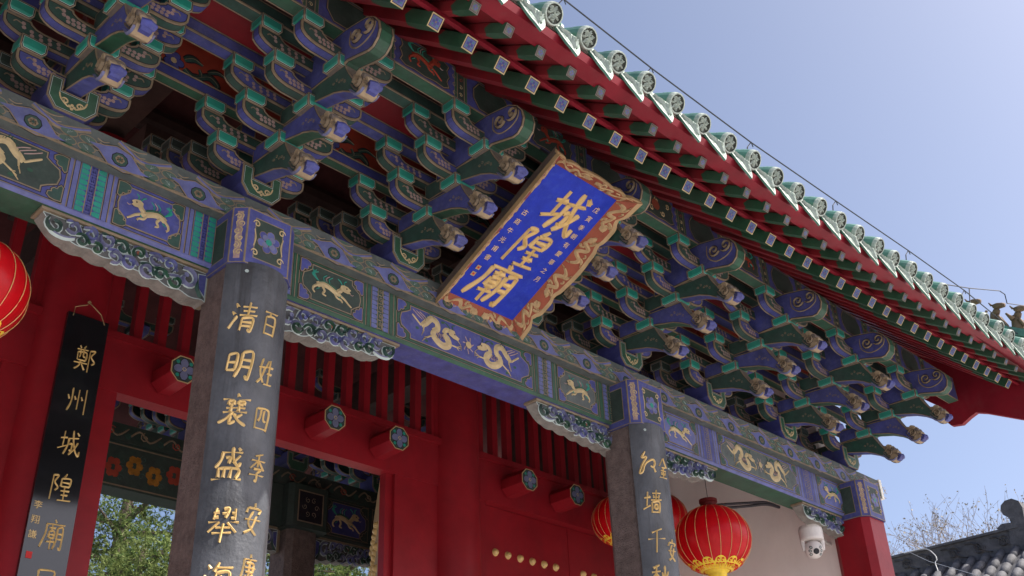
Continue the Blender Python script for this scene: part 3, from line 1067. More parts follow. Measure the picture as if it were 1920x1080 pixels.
mi = MB()
for k, (z, y1) in enumerate(((4.06, 5.42), (4.25, 5.72), (4.45, 6.02))):
    mi.prism([(.1, z), (y1 - 5, z + .03), (y1 - 5 + .02, z + .09), (y1 - 5, z + .12), (.1, z + .12)], lambda u, v, t: (t, u, v), -.06 + .002 * k, .06 - .002 * k,
             [(.008, 'gold_line')], ('green', 'blue', 'green')[k], [(.008, 'gold_line')], ('blue', 'green', 'blue')[k])
INNER = mi.mesh('inner_arm')
for x in sets_x:
    bracket_set(x, YF, 0, False)
for x in [XA + SP * k for k in (0, 1, 2, 3, 4)]:
    bracket_set(x, YR + .1, .485, True)


# ------------------------------------------------------------------ tie beams along the bracket sets, cushion boards
def long_board(name, y, z0, z1, th, face, under, x0=XL - 2.0, x1=XC + .35):
    mb = MB()
    n = int(round((x1 - x0) / SP))
    mb.prism(rect(x0, x1, z0, z1), lambda u, v, t: (u, t, v), y, y + th, [(.012, 'gold_line'), (.004, 'line_black')], face, [(.010, 'gold_line'), (.003, 'line_black')], under)
    return mb.build(name, gate)


long_board('tie_beam', Y0 - .05, 4.494, 4.59, .085, 'blue_deep', 'green_bright')
long_board('tie_beam', Y1 - .05, 4.646, 4.75, .10, 'blue', 'blue')
long_board('tie_beam', Y2 - .05, 4.762, 4.87, .10, 'green', 'green')
# flower cushion boards between the sets
for k in range(-3, 6):
    x0, x1 = XA + SP * k + .02, XA + SP * (k + 1) - .02
    if x1 < -1:
        continue
    mb = MB()
    yb = Y0 + .02
    mb.box(x0, x1, yb, yb + .03, 4.591, 5.02, 'red_board')
    fn = front(yb)
    c = (x0 + x1) / 2
    for dx, dz, sc in ((-.04, 4.70, 1.0),):
        cx, cz = c + dx, dz
        for a in range(5):
            t = a * 2 * math.pi / 5
            mb.disc(cx + .045 * math.cos(t), cz + .045 * math.sin(t), .034, fn, 'line_black', .002, 9)
            mb.disc(cx + .045 * math.cos(t), cz + .045 * math.sin(t), .028, fn, 'blue', .004, 9)
        mb.disc(cx, cz, .022, fn, 'gold_motif', .006, 8)
        for sx in (-1, 1):
            for P, wv in (([(cx + sx * .08, cz - .02), (cx + sx * .14, cz - .055), (cx + sx * .20, cz - .02), (cx + sx * .18, cz + .03)], .055),
                          ([(cx + sx * .19, cz - .03), (cx + sx * .26, cz + .01), (cx + sx * .32, cz - .03), (cx + sx * .30, cz - .07)], .050),
                          ([(cx + sx * .07, cz + .05), (cx + sx * .13, cz + .09), (cx + sx * .20, cz + .075)], .050),
                          ([(cx + sx * .24, cz + .04), (cx + sx * .31, cz + .08), (cx + sx * .40, cz + .06)], .034)):
                tp = lambda t, wv=wv: wv * (.35 + .65 * math.sin(math.pi * min(1, .12 + t)))
                mb.ribbon(P, lambda t: tp(t) * 1.35, fn, 'line_black', .002)
                mb.ribbon(P, tp, fn, 'green', .006)
                mb.ribbon(P, .007, fn, 'gold_line', .009)
    mb.build('cushion_board', gate)
# sloping ceiling boards over the jumps
mb = MB()
mb.face([(XL - 2.0, Y1 + .04, 4.74), (XC + .4, Y1 + .04, 4.74), (XC + .4, Y0 + .02, 4.93), (XL - 2.0, Y0 + .02, 4.93)], 'red_board')
mb.build('soffit_board', gate)
mb = MB()
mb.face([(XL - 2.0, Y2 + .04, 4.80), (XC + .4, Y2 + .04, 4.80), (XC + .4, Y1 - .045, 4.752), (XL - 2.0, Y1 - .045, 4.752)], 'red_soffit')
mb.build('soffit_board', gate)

# ------------------------------------------------------------------ painted eave beam carried by the outer arms
YE = 4.045
E0, E1 = 4.680, 4.955
XE1 = 11.28
mb = MB()
mb.prism(rect(XL - 2.2, XE1, E0, E1), lambda u, v, t: (u, t, v), YE, YE + .11, [(.010, 'gold_line')], 'blue', [(.008, 'gold_line'), (.004, 'line_black')], 'green_bright')
eave_beam = mb.build('eave_beam', gate)
for k in range(-2, 7):
    xs0 = XA + SP * k
    m2 = MB()
    fn = front(YE)
    # dark octagon behind the cloud head
    oc = [(xs0 - .12, E0 + .03), (xs0 + .12, E0 + .03), (xs0 + .17, E0 + .1), (xs0 + .17, E1 - .1), (xs0 + .12, E1 - .03), (xs0 - .12, E1 - .03), (xs0 - .17, E1 - .1), (xs0 - .17, E0 + .1)]
    m2.blob(oc, fn, 'green_dark', .004, 'gold_line', .008, .003)
    for sx in (-1, 1):
        for a, b, mt in ((.235, .262, 'green_bright'), (.262, .325, 'green_dark'), (.325, .352, 'green_bright')):
            m2.blob(rect(*sorted((xs0 + sx * a, xs0 + sx * b)), E0 + .01, E1 - .005), fn, 'gold_line', .0022)
            m2.blob(rect(*sorted((xs0 + sx * (a + .004), xs0 + sx * (b - .004))), E0 + .01, E1 - .005), fn, mt, .0032)
        for q in range(4):
            zz = E0 + .05 + q * .065
            m2.ribbon(spiral(xs0 + sx * .293, zz, .018, 1.2, q, sx, 8), .009, fn, 'gold_motif' if q != 2 else 'red_board', .005, n=1)
    if xs0 + SP < XC + .3:
        c = xs0 + SP / 2
        w = .255
        po = []
        for a in range(28):
            t = a * 2 * math.pi / 28
            sq = max(abs(math.cos(t)), abs(math.sin(t)))
            rr = (1 / sq) * (.9 + .05 * math.cos(8 * t))
            po.append((c + w * .86 * math.cos(t) * rr, (E0 + E1) / 2 + .118 * math.sin(t) * rr))
        m2.blob(po, fn, 'green_dark', .004, 'gold_line', .008, .003)
        f2 = lambda u, v, h: (u, YE - .004 - h, v)
        if k % 2 == 1:
            qilin(m2, f2, c - .15, E0 + .04, .3, .22, True, 'red_board')
        elif k % 2 == 0 and k != 2:
            qilin(m2, f2, c - .15, E0 + .04, .3, .22, False, 'red_board')
        else:
            m2.disc(c - .02, (E0 + E1) / 2, .05, f2, 'terracotta', .004, 12)
            for q in range(5):
                m2.ribbon(spiral(c - .14 + q * .07, (E0 + E1) / 2 + .05 * (-1) ** q, .03, 1.2, q, 1, 8), .012, f2, 'gold_motif', .004, n=1)
        for sx in (-1, 1):
            for q in range(4):
                m2.ribbon(spiral(c + sx * .262, E0 + .04 + q * .07, .02, 1.1, q, sx, 8), .007, fn, 'gold_line', .004, n=1)
    m2.build('painted_panel', eave_beam)


# ------------------------------------------------------------------ eave: rafters, boards, tiles
def dz(x):
    return 0.0 if x < 5.8 else 0.125 * ((x - 5.8) / 4.4) ** 1.5


YI, ZI = 3.40, 4.41
YO, ZO = 3.13, 4.363
S1, S2 = .86, .66


def rafter_mesh(name, L, s, slope, glen, big):
    """end face centre at the origin, running back (+y) and up"""
    mb = MB()
    h = s / 2
    ln = math.hypot(1, slope)
    dy, dzv = 1 / ln, slope / ln
    def P(a, u, w):   # a along, u across (x), w up normal
        return (u, a * dy - w * dzv, a * dzv + w * dy)
    c = [(-h, -h), (h, -h), (h, h), (-h, h)]
    cuts = [0, glen * .8, glen, L]
    for i in range(4):
        j = (i + 1) % 4
        # green nose with a feathered end
        (u0, w0), (u1, w1) = c[i], c[j]
        um, wm = (u0 + u1) / 2, (w0 + w1) / 2
        g0 = glen * .82
        mb.face([P(0, u0, w0), P(0, u1, w1), P(g0, u1, w1), P(glen, um, wm), P(g0, u0, w0)][::-1], 'rafter_green')
        mb.face([P(g0, u0, w0), P(glen, um, wm), P(g0, u1, w1), P(L, u1, w1), P(L, u0, w0)][::-1], 'red_rafter')
    q = [P(0, u, w) for u, w in c]
    mb.paint(q, [(s * .085, 'gold_motif' if big else 'taupe'), (s * .04, 'line_black')], 'blue_light' if big else 'taupe')
    ce = lambda u, w, hh: (P(-.001 - hh, u, w))
    for k in range(4):
        a = k * math.pi / 2
        mb.disc(s * .17 * math.cos(a), s * .17 * math.sin(a), s * .115, ce, 'blue' if big else 'blue_light', .001, 6)
        a += math.pi / 4
        mb.disc(s * .27 * math.cos(a), s * .27 * math.sin(a), s * .06, ce, 'teal', .001, 5)
    mb.disc(0, 0, s * .07, ce, 'gold_line', .002, 6)
    return mb.mesh(name)


RM1 = rafter_mesh('rafter', 1.6, .088, S1, .30, True)
RM2 = rafter_mesh('flying_rafter', .75, .066, S2, .20, False)
RS = .0784 * YI
x = -1.2
inner_x = [2.66 * YI / 3 + RS * k for k in range(-22, 36)]
for xx in inner_x:
    if xx < -2.3 or xx > 11.2:
        continue
    place(RM1, 'rafter', gate, T((xx, YI, ZI + dz(xx))) @ Matrix.Rotation(random.uniform(-.012, .012), 4, 'Z'))
outer_x = [2.94 * YO / 3 + RS * k for k in range(-22, 36)]
for xx in outer_x:
    if xx < -2.3 or xx > 11.2:
        continue
    place(RM2, 'flying_rafter', gate, T((xx, YO + random.uniform(-.006, .006), ZO + dz(xx))) @ Matrix.Rotation(random.uniform(-.02, .02), 4, 'Z'))


def eave_strip(name, prof, mt, x0=-2.4, x1=11.30, n=40):
    """sheet swept along the eave following its rise; prof=[(y,z)]"""
    mb = MB()
    xs = [x0 + (x1 - x0) * i / n for i in range(n + 1)]
    vs, fs = [], []
    m = len(prof)
    for xx in xs:
        vs += [(xx, y, z + dz(xx)) for y, z in prof]
    for i in range(n):
        for k in range(m):
            k2 = (k + 1) % m
            fs.append((i * m + k, i * m + k2, (i + 1) * m + k2, (i + 1) * m + k))
    fs.append(tuple(range(m)))
    fs.append(tuple(n * m + k for k in reversed(range(m))))
    mb.add(vs, fs, mt)
    return mb.build(name, gate)


n1 = math.hypot(1, S1)
o1 = .046 * n1   # vertical offset of rafter top
eave_strip('soffit_board', [(YI - .02, ZI + o1 + .004), (YI - .02, ZI + o1 + .03), (YI + 1.3, ZI + o1 + .03 + 1.32 * S1), (YI + 1.3, ZI + o1 + .004 + 1.32 * S1)], 'red_rafter')
n2 = math.hypot(1, S2)
o2 = .033 * n2
eave_strip('soffit_board', [(YO - .01, ZO + o2 + .004), (YO - .01, ZO + o2 + .028), (YI + .6, ZO + o2 + .03 + S2 * (YI + .61 - YO)), (YI + .6, ZO + o2 + .004 + S2 * (YI + .61 - YO))], 'red_rafter')
# small fascia above the inner rafter ends, and the broad red fascia that carries the tiles
eave_strip('fascia_board', [(YI - .022, ZI + o1 - .004), (YI - .022, ZI + o1 + .022), (YI + .01, ZI + o1 + .045), (YI + .01, ZI + o1 + .0)], 'red_eave')
eave_strip('fascia_board', [(YO - .085, ZO + .052), (YO - .105, ZO + .098), (YO + .02, ZO + .135), (YO + .015, ZO + .035)], 'red_eave')

roof = empty('roof', (6.5, 5.2, 5.0), gate)
YT, ZT = 3.0, 4.562
TS = .1002 * YT


def disc_tile_mesh():
    """face centre at origin facing -y; tube runs back up the slope"""
    mb = MB()
    r = .076
    n = 16
    sl = .62
    ln = math.hypot(1, sl)
    P = lambda a, c, s_, rr: (rr * c, a / ln - rr * s_ * sl / ln, a * sl / ln + rr * s_ / ln)
    def ring(a, rr):
        return [P(a, math.cos(2 * math.pi * k / n), math.sin(2 * math.pi * k / n), rr) for k in range(n)]
    def strip(A, B, mt):
        mb.add(A + B, [(k, (k + 1) % n, n + (k + 1) % n, n + k) for k in range(n)], mt)
    Rs = [(-.004, r * .97, 'glaze_white'), (-.014, r * .92, 'glaze_white'), (-.014, r * .80, 'glaze_white'), (-.002, r * .74, 'glaze_dark'), (-.002, .002, 'glaze_dark')]
    prev = ring(.02, r)
    for a, rr, mt in Rs:
        cur = ring(a, rr)
        strip(cur, prev, mt)
        prev = cur
    strip(ring(.02, r), ring(.10, r), 'glaze_green')
    strip(ring(.10, r), ring(.102, r * .955), 'glaze_green')
    strip(ring(.102, r * .955), ring(1.4, r * .93), 'glaze_green')
    # relief beast mask
    fn = lambda u, v, h: P(-.002 - h, u, v, 1.0)
    rnd = random.Random(5)
    for k in range(3):
        mb.ribbon(spiral((-.022, .022, 0)[k], (.018, .018, -.018)[k], .022, 1.1, k * 2, (-1, 1, 1)[k], 9), .016, fn, 'glaze_white', .012, n=1)
    for k in range(7):
        a = k * .9 + .2
        mb.ribbon([(.018 * math.cos(a), .018 * math.sin(a)), (.035 * math.cos(a + .4), .035 * math.sin(a + .4)), (.052 * math.cos(a + .3), .052 * math.sin(a + .3))], .014, fn, 'glaze_white', .011, n=3)
    # nail cap on top of the tube
    c = Vector(P(.30, 0, 1, r))
    mb.lathe([(.034, -.012), (.033, .016), (.026, .034), (.014, .044), (.001, .047)], tuple(c), 'glaze_green', 10)
    return mb.mesh('end_tile', False)


def drip_mesh():
    """pendant tongue tile between two tubes; top edge at the origin"""
    mb = MB()
    N = 14
    W = .130
    D = .195
    outl = []
    for i in range(N + 1):
        t = -1 + 2 * i / N
        a = abs(t)
        zz = -D * (1 - a ** 1.35) ** .9 - .012 + .014 * abs(math.sin(a * math.pi * 2.0))
        outl.append((t * W, zz))
    def S(u, zz, h):
        # gutter-shaped in plan, leaning slightly outwards at the bottom
        cv = .075 * (u / W) ** 2
        return (u, -h - .02 + .20 * zz + .05 * (u / W) ** 2, zz + cv)
    n = N + 1
    A = [S(u, z, .0) for u, z in outl]
    B = [S(u, .0, .0) for u, z in outl]
    A2 = [S(u, z, -.016) for u, z in outl]
    ins = [S(u * .80, z * .82 - .006, .0025) for u, z in outl]
    inb = [S(u * .80, -.012, .0025) for u, z in outl]
    q = lambda K, A_, B_, mt: mb.add(A_ + B_, [(i, i + 1, n + i + 1, n + i) for i in range(N)], mt)
    q(0, A, B, 'glaze_white')
    q(0, ins, inb, 'glaze_mid')
    q(0, A2, A, 'glaze_green')
    q(0, [S(u, .0, -.016) for u, z in outl], A2, 'glaze_green')
    fn = lambda u, v, h: S(u, v, .0025 + h)
    for sx in (-1, 1):
        mb.ribbon([(sx * .085, -.022), (sx * .055, -.04), (sx * .030, -.085), (sx * .006, -.14)], .020, fn, 'glaze_white', .013)
        mb.ribbon(spiral(sx * .034, -.042, .022, 1.2, 1, sx, 9), .015, fn, 'glaze_white', .012, n=1)
        mb.ribbon([(sx * .05, -.075), (sx * .06, -.055), (sx * .08, -.045)], .012, fn, 'glaze_white', .010)
    mb.ribbon([(0, -.03), (0, -.11)], .016, fn, 'glaze_white', .012)
    tr0 = [(u * .62, -.015, -.012 + .02 * (u / W) ** 2) for u, z in outl]
    tr1 = [(u * .62, .9, .55 + .02 * (u / W) ** 2) for u, z in outl]
    mb.add(tr0 + tr1, [(i, i + 1, n + i + 1, n + i) for i in range(N)], 'glaze_green')
    return mb.mesh('drip_tile')


DT, DR = disc_tile_mesh(), drip_mesh()
tile_x = [3.58 + TS * k for k in range(-20, 27)]
rnd = random.Random(8)
for xx in tile_x:
    if xx < -2.3 or xx > 11.35:
        continue
    W = T((xx + rnd.uniform(-.008, .008), YT + rnd.uniform(-.01, .01), ZT + dz(xx) + rnd.uniform(-.004, .004))) @ Matrix.Rotation(rnd.uniform(-.05, .05), 4, 'Z') @ Matrix.Rotation(rnd.uniform(-.03, .03), 4, 'Y')
    place(DT, 'end_tile', roof, W)
    x2 = xx + TS / 2
    W = T((x2 + rnd.uniform(-.008, .008), YT + .022, ZT - .048 + dz(x2))) @ Matrix.Rotation(rnd.uniform(-.05, .05), 4, 'Z')
    place(DR, 'drip_tile', roof, W)

# mortar bed and the roof slabs (they close the hall from above)
eave_strip('mortar_bed', [(YT + .05, ZT - .055), (YT + .05, ZT - .01), (YT + .5, ZT + .26), (YT + .5, ZT + .20)], 'mortar')
mb = MB()
prof = [(3.10, 4.55), (4.0, 5.13), (5.2, 6.05), (6.5, 7.15), (7.4, 8.1), (8.3, 7.15), (9.6, 6.2), (11.0, 5.35), (11.9, 4.85)]
xa, xb = -3.5, 11.30
for i in range(len(prof) - 1):
    (y0, z0), (y1, z1) = prof[i], prof[i + 1]
    mb.face([(xa, y0, z0), (xb, y0, z0), (xb, y1, z1), (xa, y1, z1)], 'glaze_green')
    mb.face([(xa, y0, z0 - .05), (xa, y1, z1 - .05), (xb, y1, z1 - .05), (xb, y0, z0 - .05)], 'roof_under')
mb.build('roof_slab', roof)
mb = MB()
mb.box(-3.5, 11.3, 7.3, 7.5, 8.05, 8.6, 'glaze_green')
mb.build('main_ridge', roof)

# barge board at the gable end
mb = MB()
pl = [(3.02, 4.66), (3.10, 4.30), (3.22, 4.20), (3.32, 4.235), (3.45, 4.27), (3.80, 4.46), (3.90, 4.50), (3.98, 4.47), (4.08, 4.42), (4.20, 4.44), (4.28, 4.55), (4.30, 4.72),
      (5.2, 5.55), (6.5, 6.65), (7.4, 7.6), (7.4, 8.06), (6.5, 7.12), (5.2, 6.02), (4.0, 5.17)]
mb.prism(pl, lambda u, v, t: (t, u, v), 11.305, 11.37, [], 'red_eave', [], 'red_eave')
mb.build('barge_board', gate)
# gable ridge and its row of small beasts
mb = MB()
gr = [(3.0, 4.74), (4.0, 5.38), (5.2, 6.2), (6.5, 7.3)]
for i in range(3):
    (y0, z0), (y1, z1) = gr[i], gr[i + 1]
    for (w, a, b) in ((.10, .0, .16), (.13, .16, .21), (.08, .21, .27)):
        v = [(10.98 - w, y0, z0 + a), (10.98 + w, y0, z0 + a), (10.98 + w, y0, z0 + b), (10.98 - w, y0, z0 + b),
             (10.98 - w, y1, z1 + a), (10.98 + w, y1, z1 + a), (10.98 + w, y1, z1 + b), (10.98 - w, y1, z1 + b)]
        mb.add(v, [(0, 1, 2, 3), (1, 5, 6, 2), (3, 2, 6, 7), (0, 3, 7, 4), (4, 7, 6, 5), (0, 4, 5, 1)], 'glaze_green')
mb.build('gable_ridge', roof)


def beast_mesh(kind):
    mb = MB()
    s = 1.0
    # seated figure facing the eave (-y)
    mb.lathe([(.07, 0), (.075, .03), (.06, .07), (.052, .12), (.04, .17), (.032, .19)], (0, .01, 0), 'beast', 10)
    mb.tube([(0, .0, .15), (0, -.03, .20), (0, -.04, .235)], lambda t: .042 - .006 * t, 'beast', 8)
    mb.tube([(0, -.01, .235), (0, -.055, .245), (0, -.10, .235), (0, -.125, .225)], lambda t: .045 - .022 * t, 'beast', 8)
    mb.tube([(-.03, .0, .26), (-.035, .02, .30)], lambda t: .014 - .008 * t, 'beast', 5)
    mb.tube([(.03, .0, .26), (.035, .02, .30)], lambda t: .014 - .008 * t, 'beast', 5)
    for sx in (-1, 1):
        mb.tube([(sx * .04, -.03, .12), (sx * .045, -.06, .05), (sx * .045, -.08, .0)], lambda t: .022 - .006 * t, 'beast', 6)
    if kind == 1:
        mb.tube([(0, .06, .06), (0, .11, .12), (0, .10, .20), (0, .07, .24)], lambda t: .025 - .012 * t, 'beast', 6)
    if kind == 2:
        for k in range(5):
            mb.tube([(0, .01 + .012 * k, .24 - .03 * k), (0, .07 + .012 * k, .27 - .035 * k)], lambda t: .016 - .01 * t, 'beast', 5)
    if kind == 0:
        mb.tube([(-.06, .02, .13), (-.11, .06, .2)], lambda t: .03 - .02 * t, 'beast', 6)
        mb.tube([(.06, .02, .13), (.11, .06, .2)], lambda t: .03 - .02 * t, 'beast', 6)
    return mb.mesh('ridge_beast', True)


for k, (yy, zz) in enumerate(((3.12, 5.055), (3.32, 5.175), (3.55, 5.32), (3.8, 5.48))):
    place(beast_mesh(k % 3), 'ridge_beast', roof, T((10.98, yy, zz + .02)) @ Matrix.Scale(1.0, 4))

# ------------------------------------------------------------------ the red door wall behind the pillars
YCOL = 7.32
IN_X = [XA - .1 - 3.93, XA - .1, XA - .1 + 3.93, XA - .1 + 7.86]


def round_col(mb, cx, cy, r, z0, z1, mt, n=28):
    A = [(cx + r * math.cos(2 * math.pi * k / n), cy + r * math.sin(2 * math.pi * k / n), z0) for k in range(n)]
    B = [(a, b, z1) for a, b, _ in A]
    mb.add(A + B, [(k, (k + 1) % n, n + (k + 1) % n, n + k) for k in range(n)], mt)


for cx in IN_X:
    mb = MB()
    round_col(mb, cx, YCOL, .26, GROUND, 5.6, 'red')
    mb.build('inner_column', gate, smooth=True)

SILL = 3.935
LB = 3.49
for i in range(3):
    x0, x1 = IN_X[i] + .24, IN_X[i + 1] - .24
    if i == 2:
        x1 = 10.15
    # lintel with a shallow moulding along its lower edge
    mb = MB()
    mb.box(x0, x1, YD, YD + .14, LB, SILL - .035, 'red')
    mb.build('lintel', gate)
    mb = MB()
    mb.box(x0, x1, YD - .035, YD + .15, SILL - .034, SILL + .03, 'red')
    mb.build('sill_rail', gate)
    mb = MB()
    mb.box(x0, x1, YD - .01, YD + .13, 5.12, 5.6, 'red')
    mb.build('top_rail', gate)
    # lattice bars
    first = 3.31 - .207 * 40
    k = 0
    while True:
        bx = first + .207 * k
        k += 1
        if bx > x1 - .05:
            break
        if bx < x0 + .04:
            continue
        mb = MB()
        mb.box(bx - .036, bx + .036, YD + .01, YD + .09, SILL + .031, 5.119, 'red')
        mb.build('lattice_bar', gate)
    mb = MB()
    mb.box(x0, x0 + .05, YD + .005, YD + .10, SILL + .032, 5.118, 'red')
    mb.build('lattice_stile', gate)
    mb = MB()
    mb.box(x1 - .05, x1, YD + .005, YD + .10, SILL + .032, 5.118, 'red')
    mb.build('lattice_stile', gate)

# jambs of the open doorway
for a, b in ((IN_X[1] + .2, 3.22), (5.94, IN_X[2] - .2)):
    mb = MB()
    mb.box(a, b, YD + .012, YD + .15, GROUND, LB - .001, 'red')
    mb.build('door_jamb', gate)
mb = MB()
mb.box(5.86, 5.939, YD + .05, YD + .13, GROUND, LB - .001, 'red')
mb.build('door_jamb', gate)


# flower-faced beam pegs above the doors
def peg_mesh():
    mb = MB()
    r, n = .118, 8
    c = [(r * math.cos(math.pi / 8 + k * math.pi / 4), r * math.sin(math.pi / 8 + k * math.pi / 4)) for k in range(n)]
    A = [(x, 0, z) for x, z in c]
    B = [(x * 1.06, .28, z * 1.06) for x, z in c]
    for k in range(n):
        j = (k + 1) % n
        mb.face([A[k], A[j], B[j], B[k]], 'red')
    mb.paint(A[::-1], [(.010, 'plaque_edge'), (.004, 'line_black')], 'green_dark')
    fn = lambda u, v, h: (u, -h, v)
    for k in range(4):
        a = k * math.pi / 2 + .05
        cx, cz = .050 * math.cos(a), .050 * math.sin(a)
        pts = [(cx + .034 * math.cos(t) * (1.15 if abs(math.cos(t - a)) > .8 else 1), cz + .034 * math.sin(t) * (1.15 if abs(math.cos(t - a)) > .8 else 1)) for t in [q * math.pi / 5 for q in range(10)]]
        mb.blob(pts, fn, 'lavender', .004, 'line_black', .004, .002)
        a += math.pi / 4
        mb.disc(.078 * math.cos(a), .078 * math.sin(a), .017, fn, 'teal', .003, 6)
    mb.disc(0, 0, .018, fn, 'gold_motif', .006, 8)
    mb.disc(0, 0, .011, fn, 'lavender', .007, 8)
    return mb.mesh('beam_peg')


PEG = peg_mesh()
for px in (3.58, 4.30, 5.02, 5.73, 7.41, 8.12, 8.83, 9.54):
    place(PEG, 'beam_peg', gate, T((px, 6.955, 3.688)))


# closed studded doors in the side bays
def stud_mesh():
    mb = MB()
    mb.lathe([(.040, -.002), (.040, .004), (.033, .010), (.031, .020), (.025, .031), (.015, .038), (.0005, .041)], (0, 0, 0), 'gilding', 14)
    m = mb.mesh('door_stud', True)
    return m


STUD = stud_mesh()
RXm = Matrix.Rotation(math.pi / 2, 4, 'X')


def door_leaf(x0, x1, y, z1=3.485):
    mb = MB()
    mb.box(x0, x1, y, y + .07, GROUND + .05, z1, 'red')
    d = mb.build('door_leaf', gate)
    n = int((x1 - x0 - .1) / .174)
    off = (x1 - x0 - (n - 1) * .174) / 2
    for r in range(2):
        for k in range(n):
            place(STUD, 'door_stud', d, T((x0 + off + k * .174, y, 3.03 - r * .30)) @ RXm)
    return d


door_leaf(7.09, 8.375, YD + .11)
door_leaf(8.385, 9.67, YD + .11)
mb = MB()
mb.box(9.672, 10.15, YD + .02, YD + .14, GROUND, LB - .001, 'red')
mb.build('door_jamb', gate)
mb = MB()
mb.box(IN_X[2] + .2, 7.088, YD + .02, YD + .14, GROUND, LB - .001, 'red')
mb.build('door_jamb', gate)
mb = MB()
mb.box(2.36, 2.60, YD + .02, YD + .14, GROUND, LB - .001, 'red')
mb.build('door_jamb', gate)
door_leaf(-.78, .79, YD + .11)
door_leaf(.80, 2.40, YD + .11)
# the open leaf of the centre doorway, swung back into the hall
ang = math.atan2(.78, 1.0)
base = T((5.93, YD + .16, 0)) @ Matrix.Rotation(math.pi / 2 - ang + .035, 4, 'Z')
mb = MB()
mb.box(0, 1.28, -.035, .035, GROUND + .05, LB, 'plaque_edge')
leaf = mb.build('door_leaf', gate, W=base)
for r in range(9):
    for k in range(6):
        place(STUD, 'door_stud', leaf, base @ T((.25 + k * .18, .036, 3.12 - r * .20)) @ Matrix.Rotation(-math.pi / 2, 4, 'X'))

# white gable wall, its outer pier and the hall's roof timbers
mb = MB()
gp = [(5.22, GROUND), (9.9, GROUND), (9.9, 5.9), (8.3, 7.0), (7.4, 7.9), (6.5, 7.0), (5.5, 6.1), (5.22, 5.9)]
mb.prism([(5.22, GROUND), (7.42, GROUND), (7.42, 5.15), (5.22, 5.15)], lambda u, v, t: (t, u, v), 10.16, 10.55, [], 'white_wall', [], 'white_wall')
mb.build('gable_wall', gate)
mb = MB()
mb.prism([(7.421, GROUND), (9.9, GROUND), (9.9, 5.9), (8.3, 7.0), (7.4, 7.9), (6.5, 7.0), (5.5, 6.1), (5.22, 5.9), (5.22, 5.151), (7.421, 5.151)], lambda u, v, t: (t, u, v), 10.16, 10.55, [], 'wood_dark', [], 'stone_grey')  # hall side of the wall coloured dark to paint in the unlit interior
mb.build('gable_wall', gate)
mb = MB()
mb.box(10.50, 10.72, 4.99, 5.21, 3.36, 3.688, 'white_paint')
mb.box(10.49, 10.73, 4.98, 5.22, 3.30, 3.358, 'stone_grey')
mb.build('gable_pier', gate)
mb = MB()
mb.prism(gp, lambda u, v, t: (t, u, v), -4.3, -4.0, [], 'white_wall', [], 'white_wall')
mb.build('gable_wall', gate)
for (yy, zz) in ((5.9, 6.2), (6.6, 6.85), (7.4, 7.6), (8.2, 6.85), (9.1, 6.2)):
    mb = MB()
    mb.tube([(-4, yy, zz), (10.2, yy, zz)], .13, 'wood_dark', 10)
    mb.build('purlin', gate)
for cx in IN_X[:3]:
    mb = MB()
    mb.box(cx - .14, cx + .14, 6.2, 9.7, 4.78, 5.14, 'wood_dark')
    mb.box(cx - .10, cx + .10, 5.8, 9.0, 5.7, 5.98, 'wood_dark')
    mb.build('cross_beam', gate)

# rear row: columns, painted beam, plate
mb = MB()
mb.box(-4, 10.16, YR - .03, YR + .22, 3.72, 4.185, 'green_dark')
rb = mb.build('beam', gate)
mb = MB()
mb.box(-4, 10.16, YR - .07, YR + .28, 4.187, 4.37, 'green_dark')
rp = mb.build('plate_beam', gate)
yb = YR - .03
for a, b, mo in ((3.3, 4.0, 'q'), (4.05, 5.2, 'f'), (5.25, 6.2, 'q'), (6.95, 7.6, 'q'), (7.65, 8.6, 'd'), (2.2, 2.7, 'q')):
    if mo == 'f':
        m2 = MB()
        fn = front(yb)
        m2.blob(rect(a, b, 3.74, 4.17), fn, 'gold_line', .002)
        m2.blob(rect(a + .01, b - .01, 3.755, 4.155), fn, 'green_dark', .003)
        for k in range(5):
            cx, cz = a + .14 + k * .22, 3.95 + .03 * (-1) ** k
            col = ('yellow_motif', 'red_board', 'yellow_motif')[k % 3]
            for t in range(6):
                m2.disc(cx + .055 * math.cos(t * 1.05), cz + .07 * math.sin(t * 1.05), .04, fn, col, .005 + .0006 * t, 7)
            for t in range(3):
                m2.ribbon(spiral(cx + .09, cz - .09 + .09 * t, .04, 1.1, t, 1, 8), .02, fn, 'green', .005, n=1)
        m2.build('painted_panel', rb)
    else:
        painted_panel('painted_panel', rb, a, b, 3.745, 4.17, 'green_dark', 'blue_deep' if mo == 'q' else 'line_black', 'green_dark', 'qilin' if mo == 'q' else 'dragons', y=yb)
for k in range(22):
    m2 = MB()
    fn = front(YR - .07)
    xc = 1.8 + k * .36
    m2.ribbon([(xc - .18, 4.22), (xc - .06, 4.33), (xc + .06, 4.24), (xc + .18, 4.33)], .02, fn, 'gold_line', .004)
    m2.ribbon(spiral(xc, 4.28, .05, 1.3, k, 1, 9), .014, fn, 'red_board' if k % 2 else 'gold_line', .006, n=1)
    m2.disc(xc + .18, 4.25, .035, fn, 'green', .004, 8)
    m2.build('painted_scroll', rp)
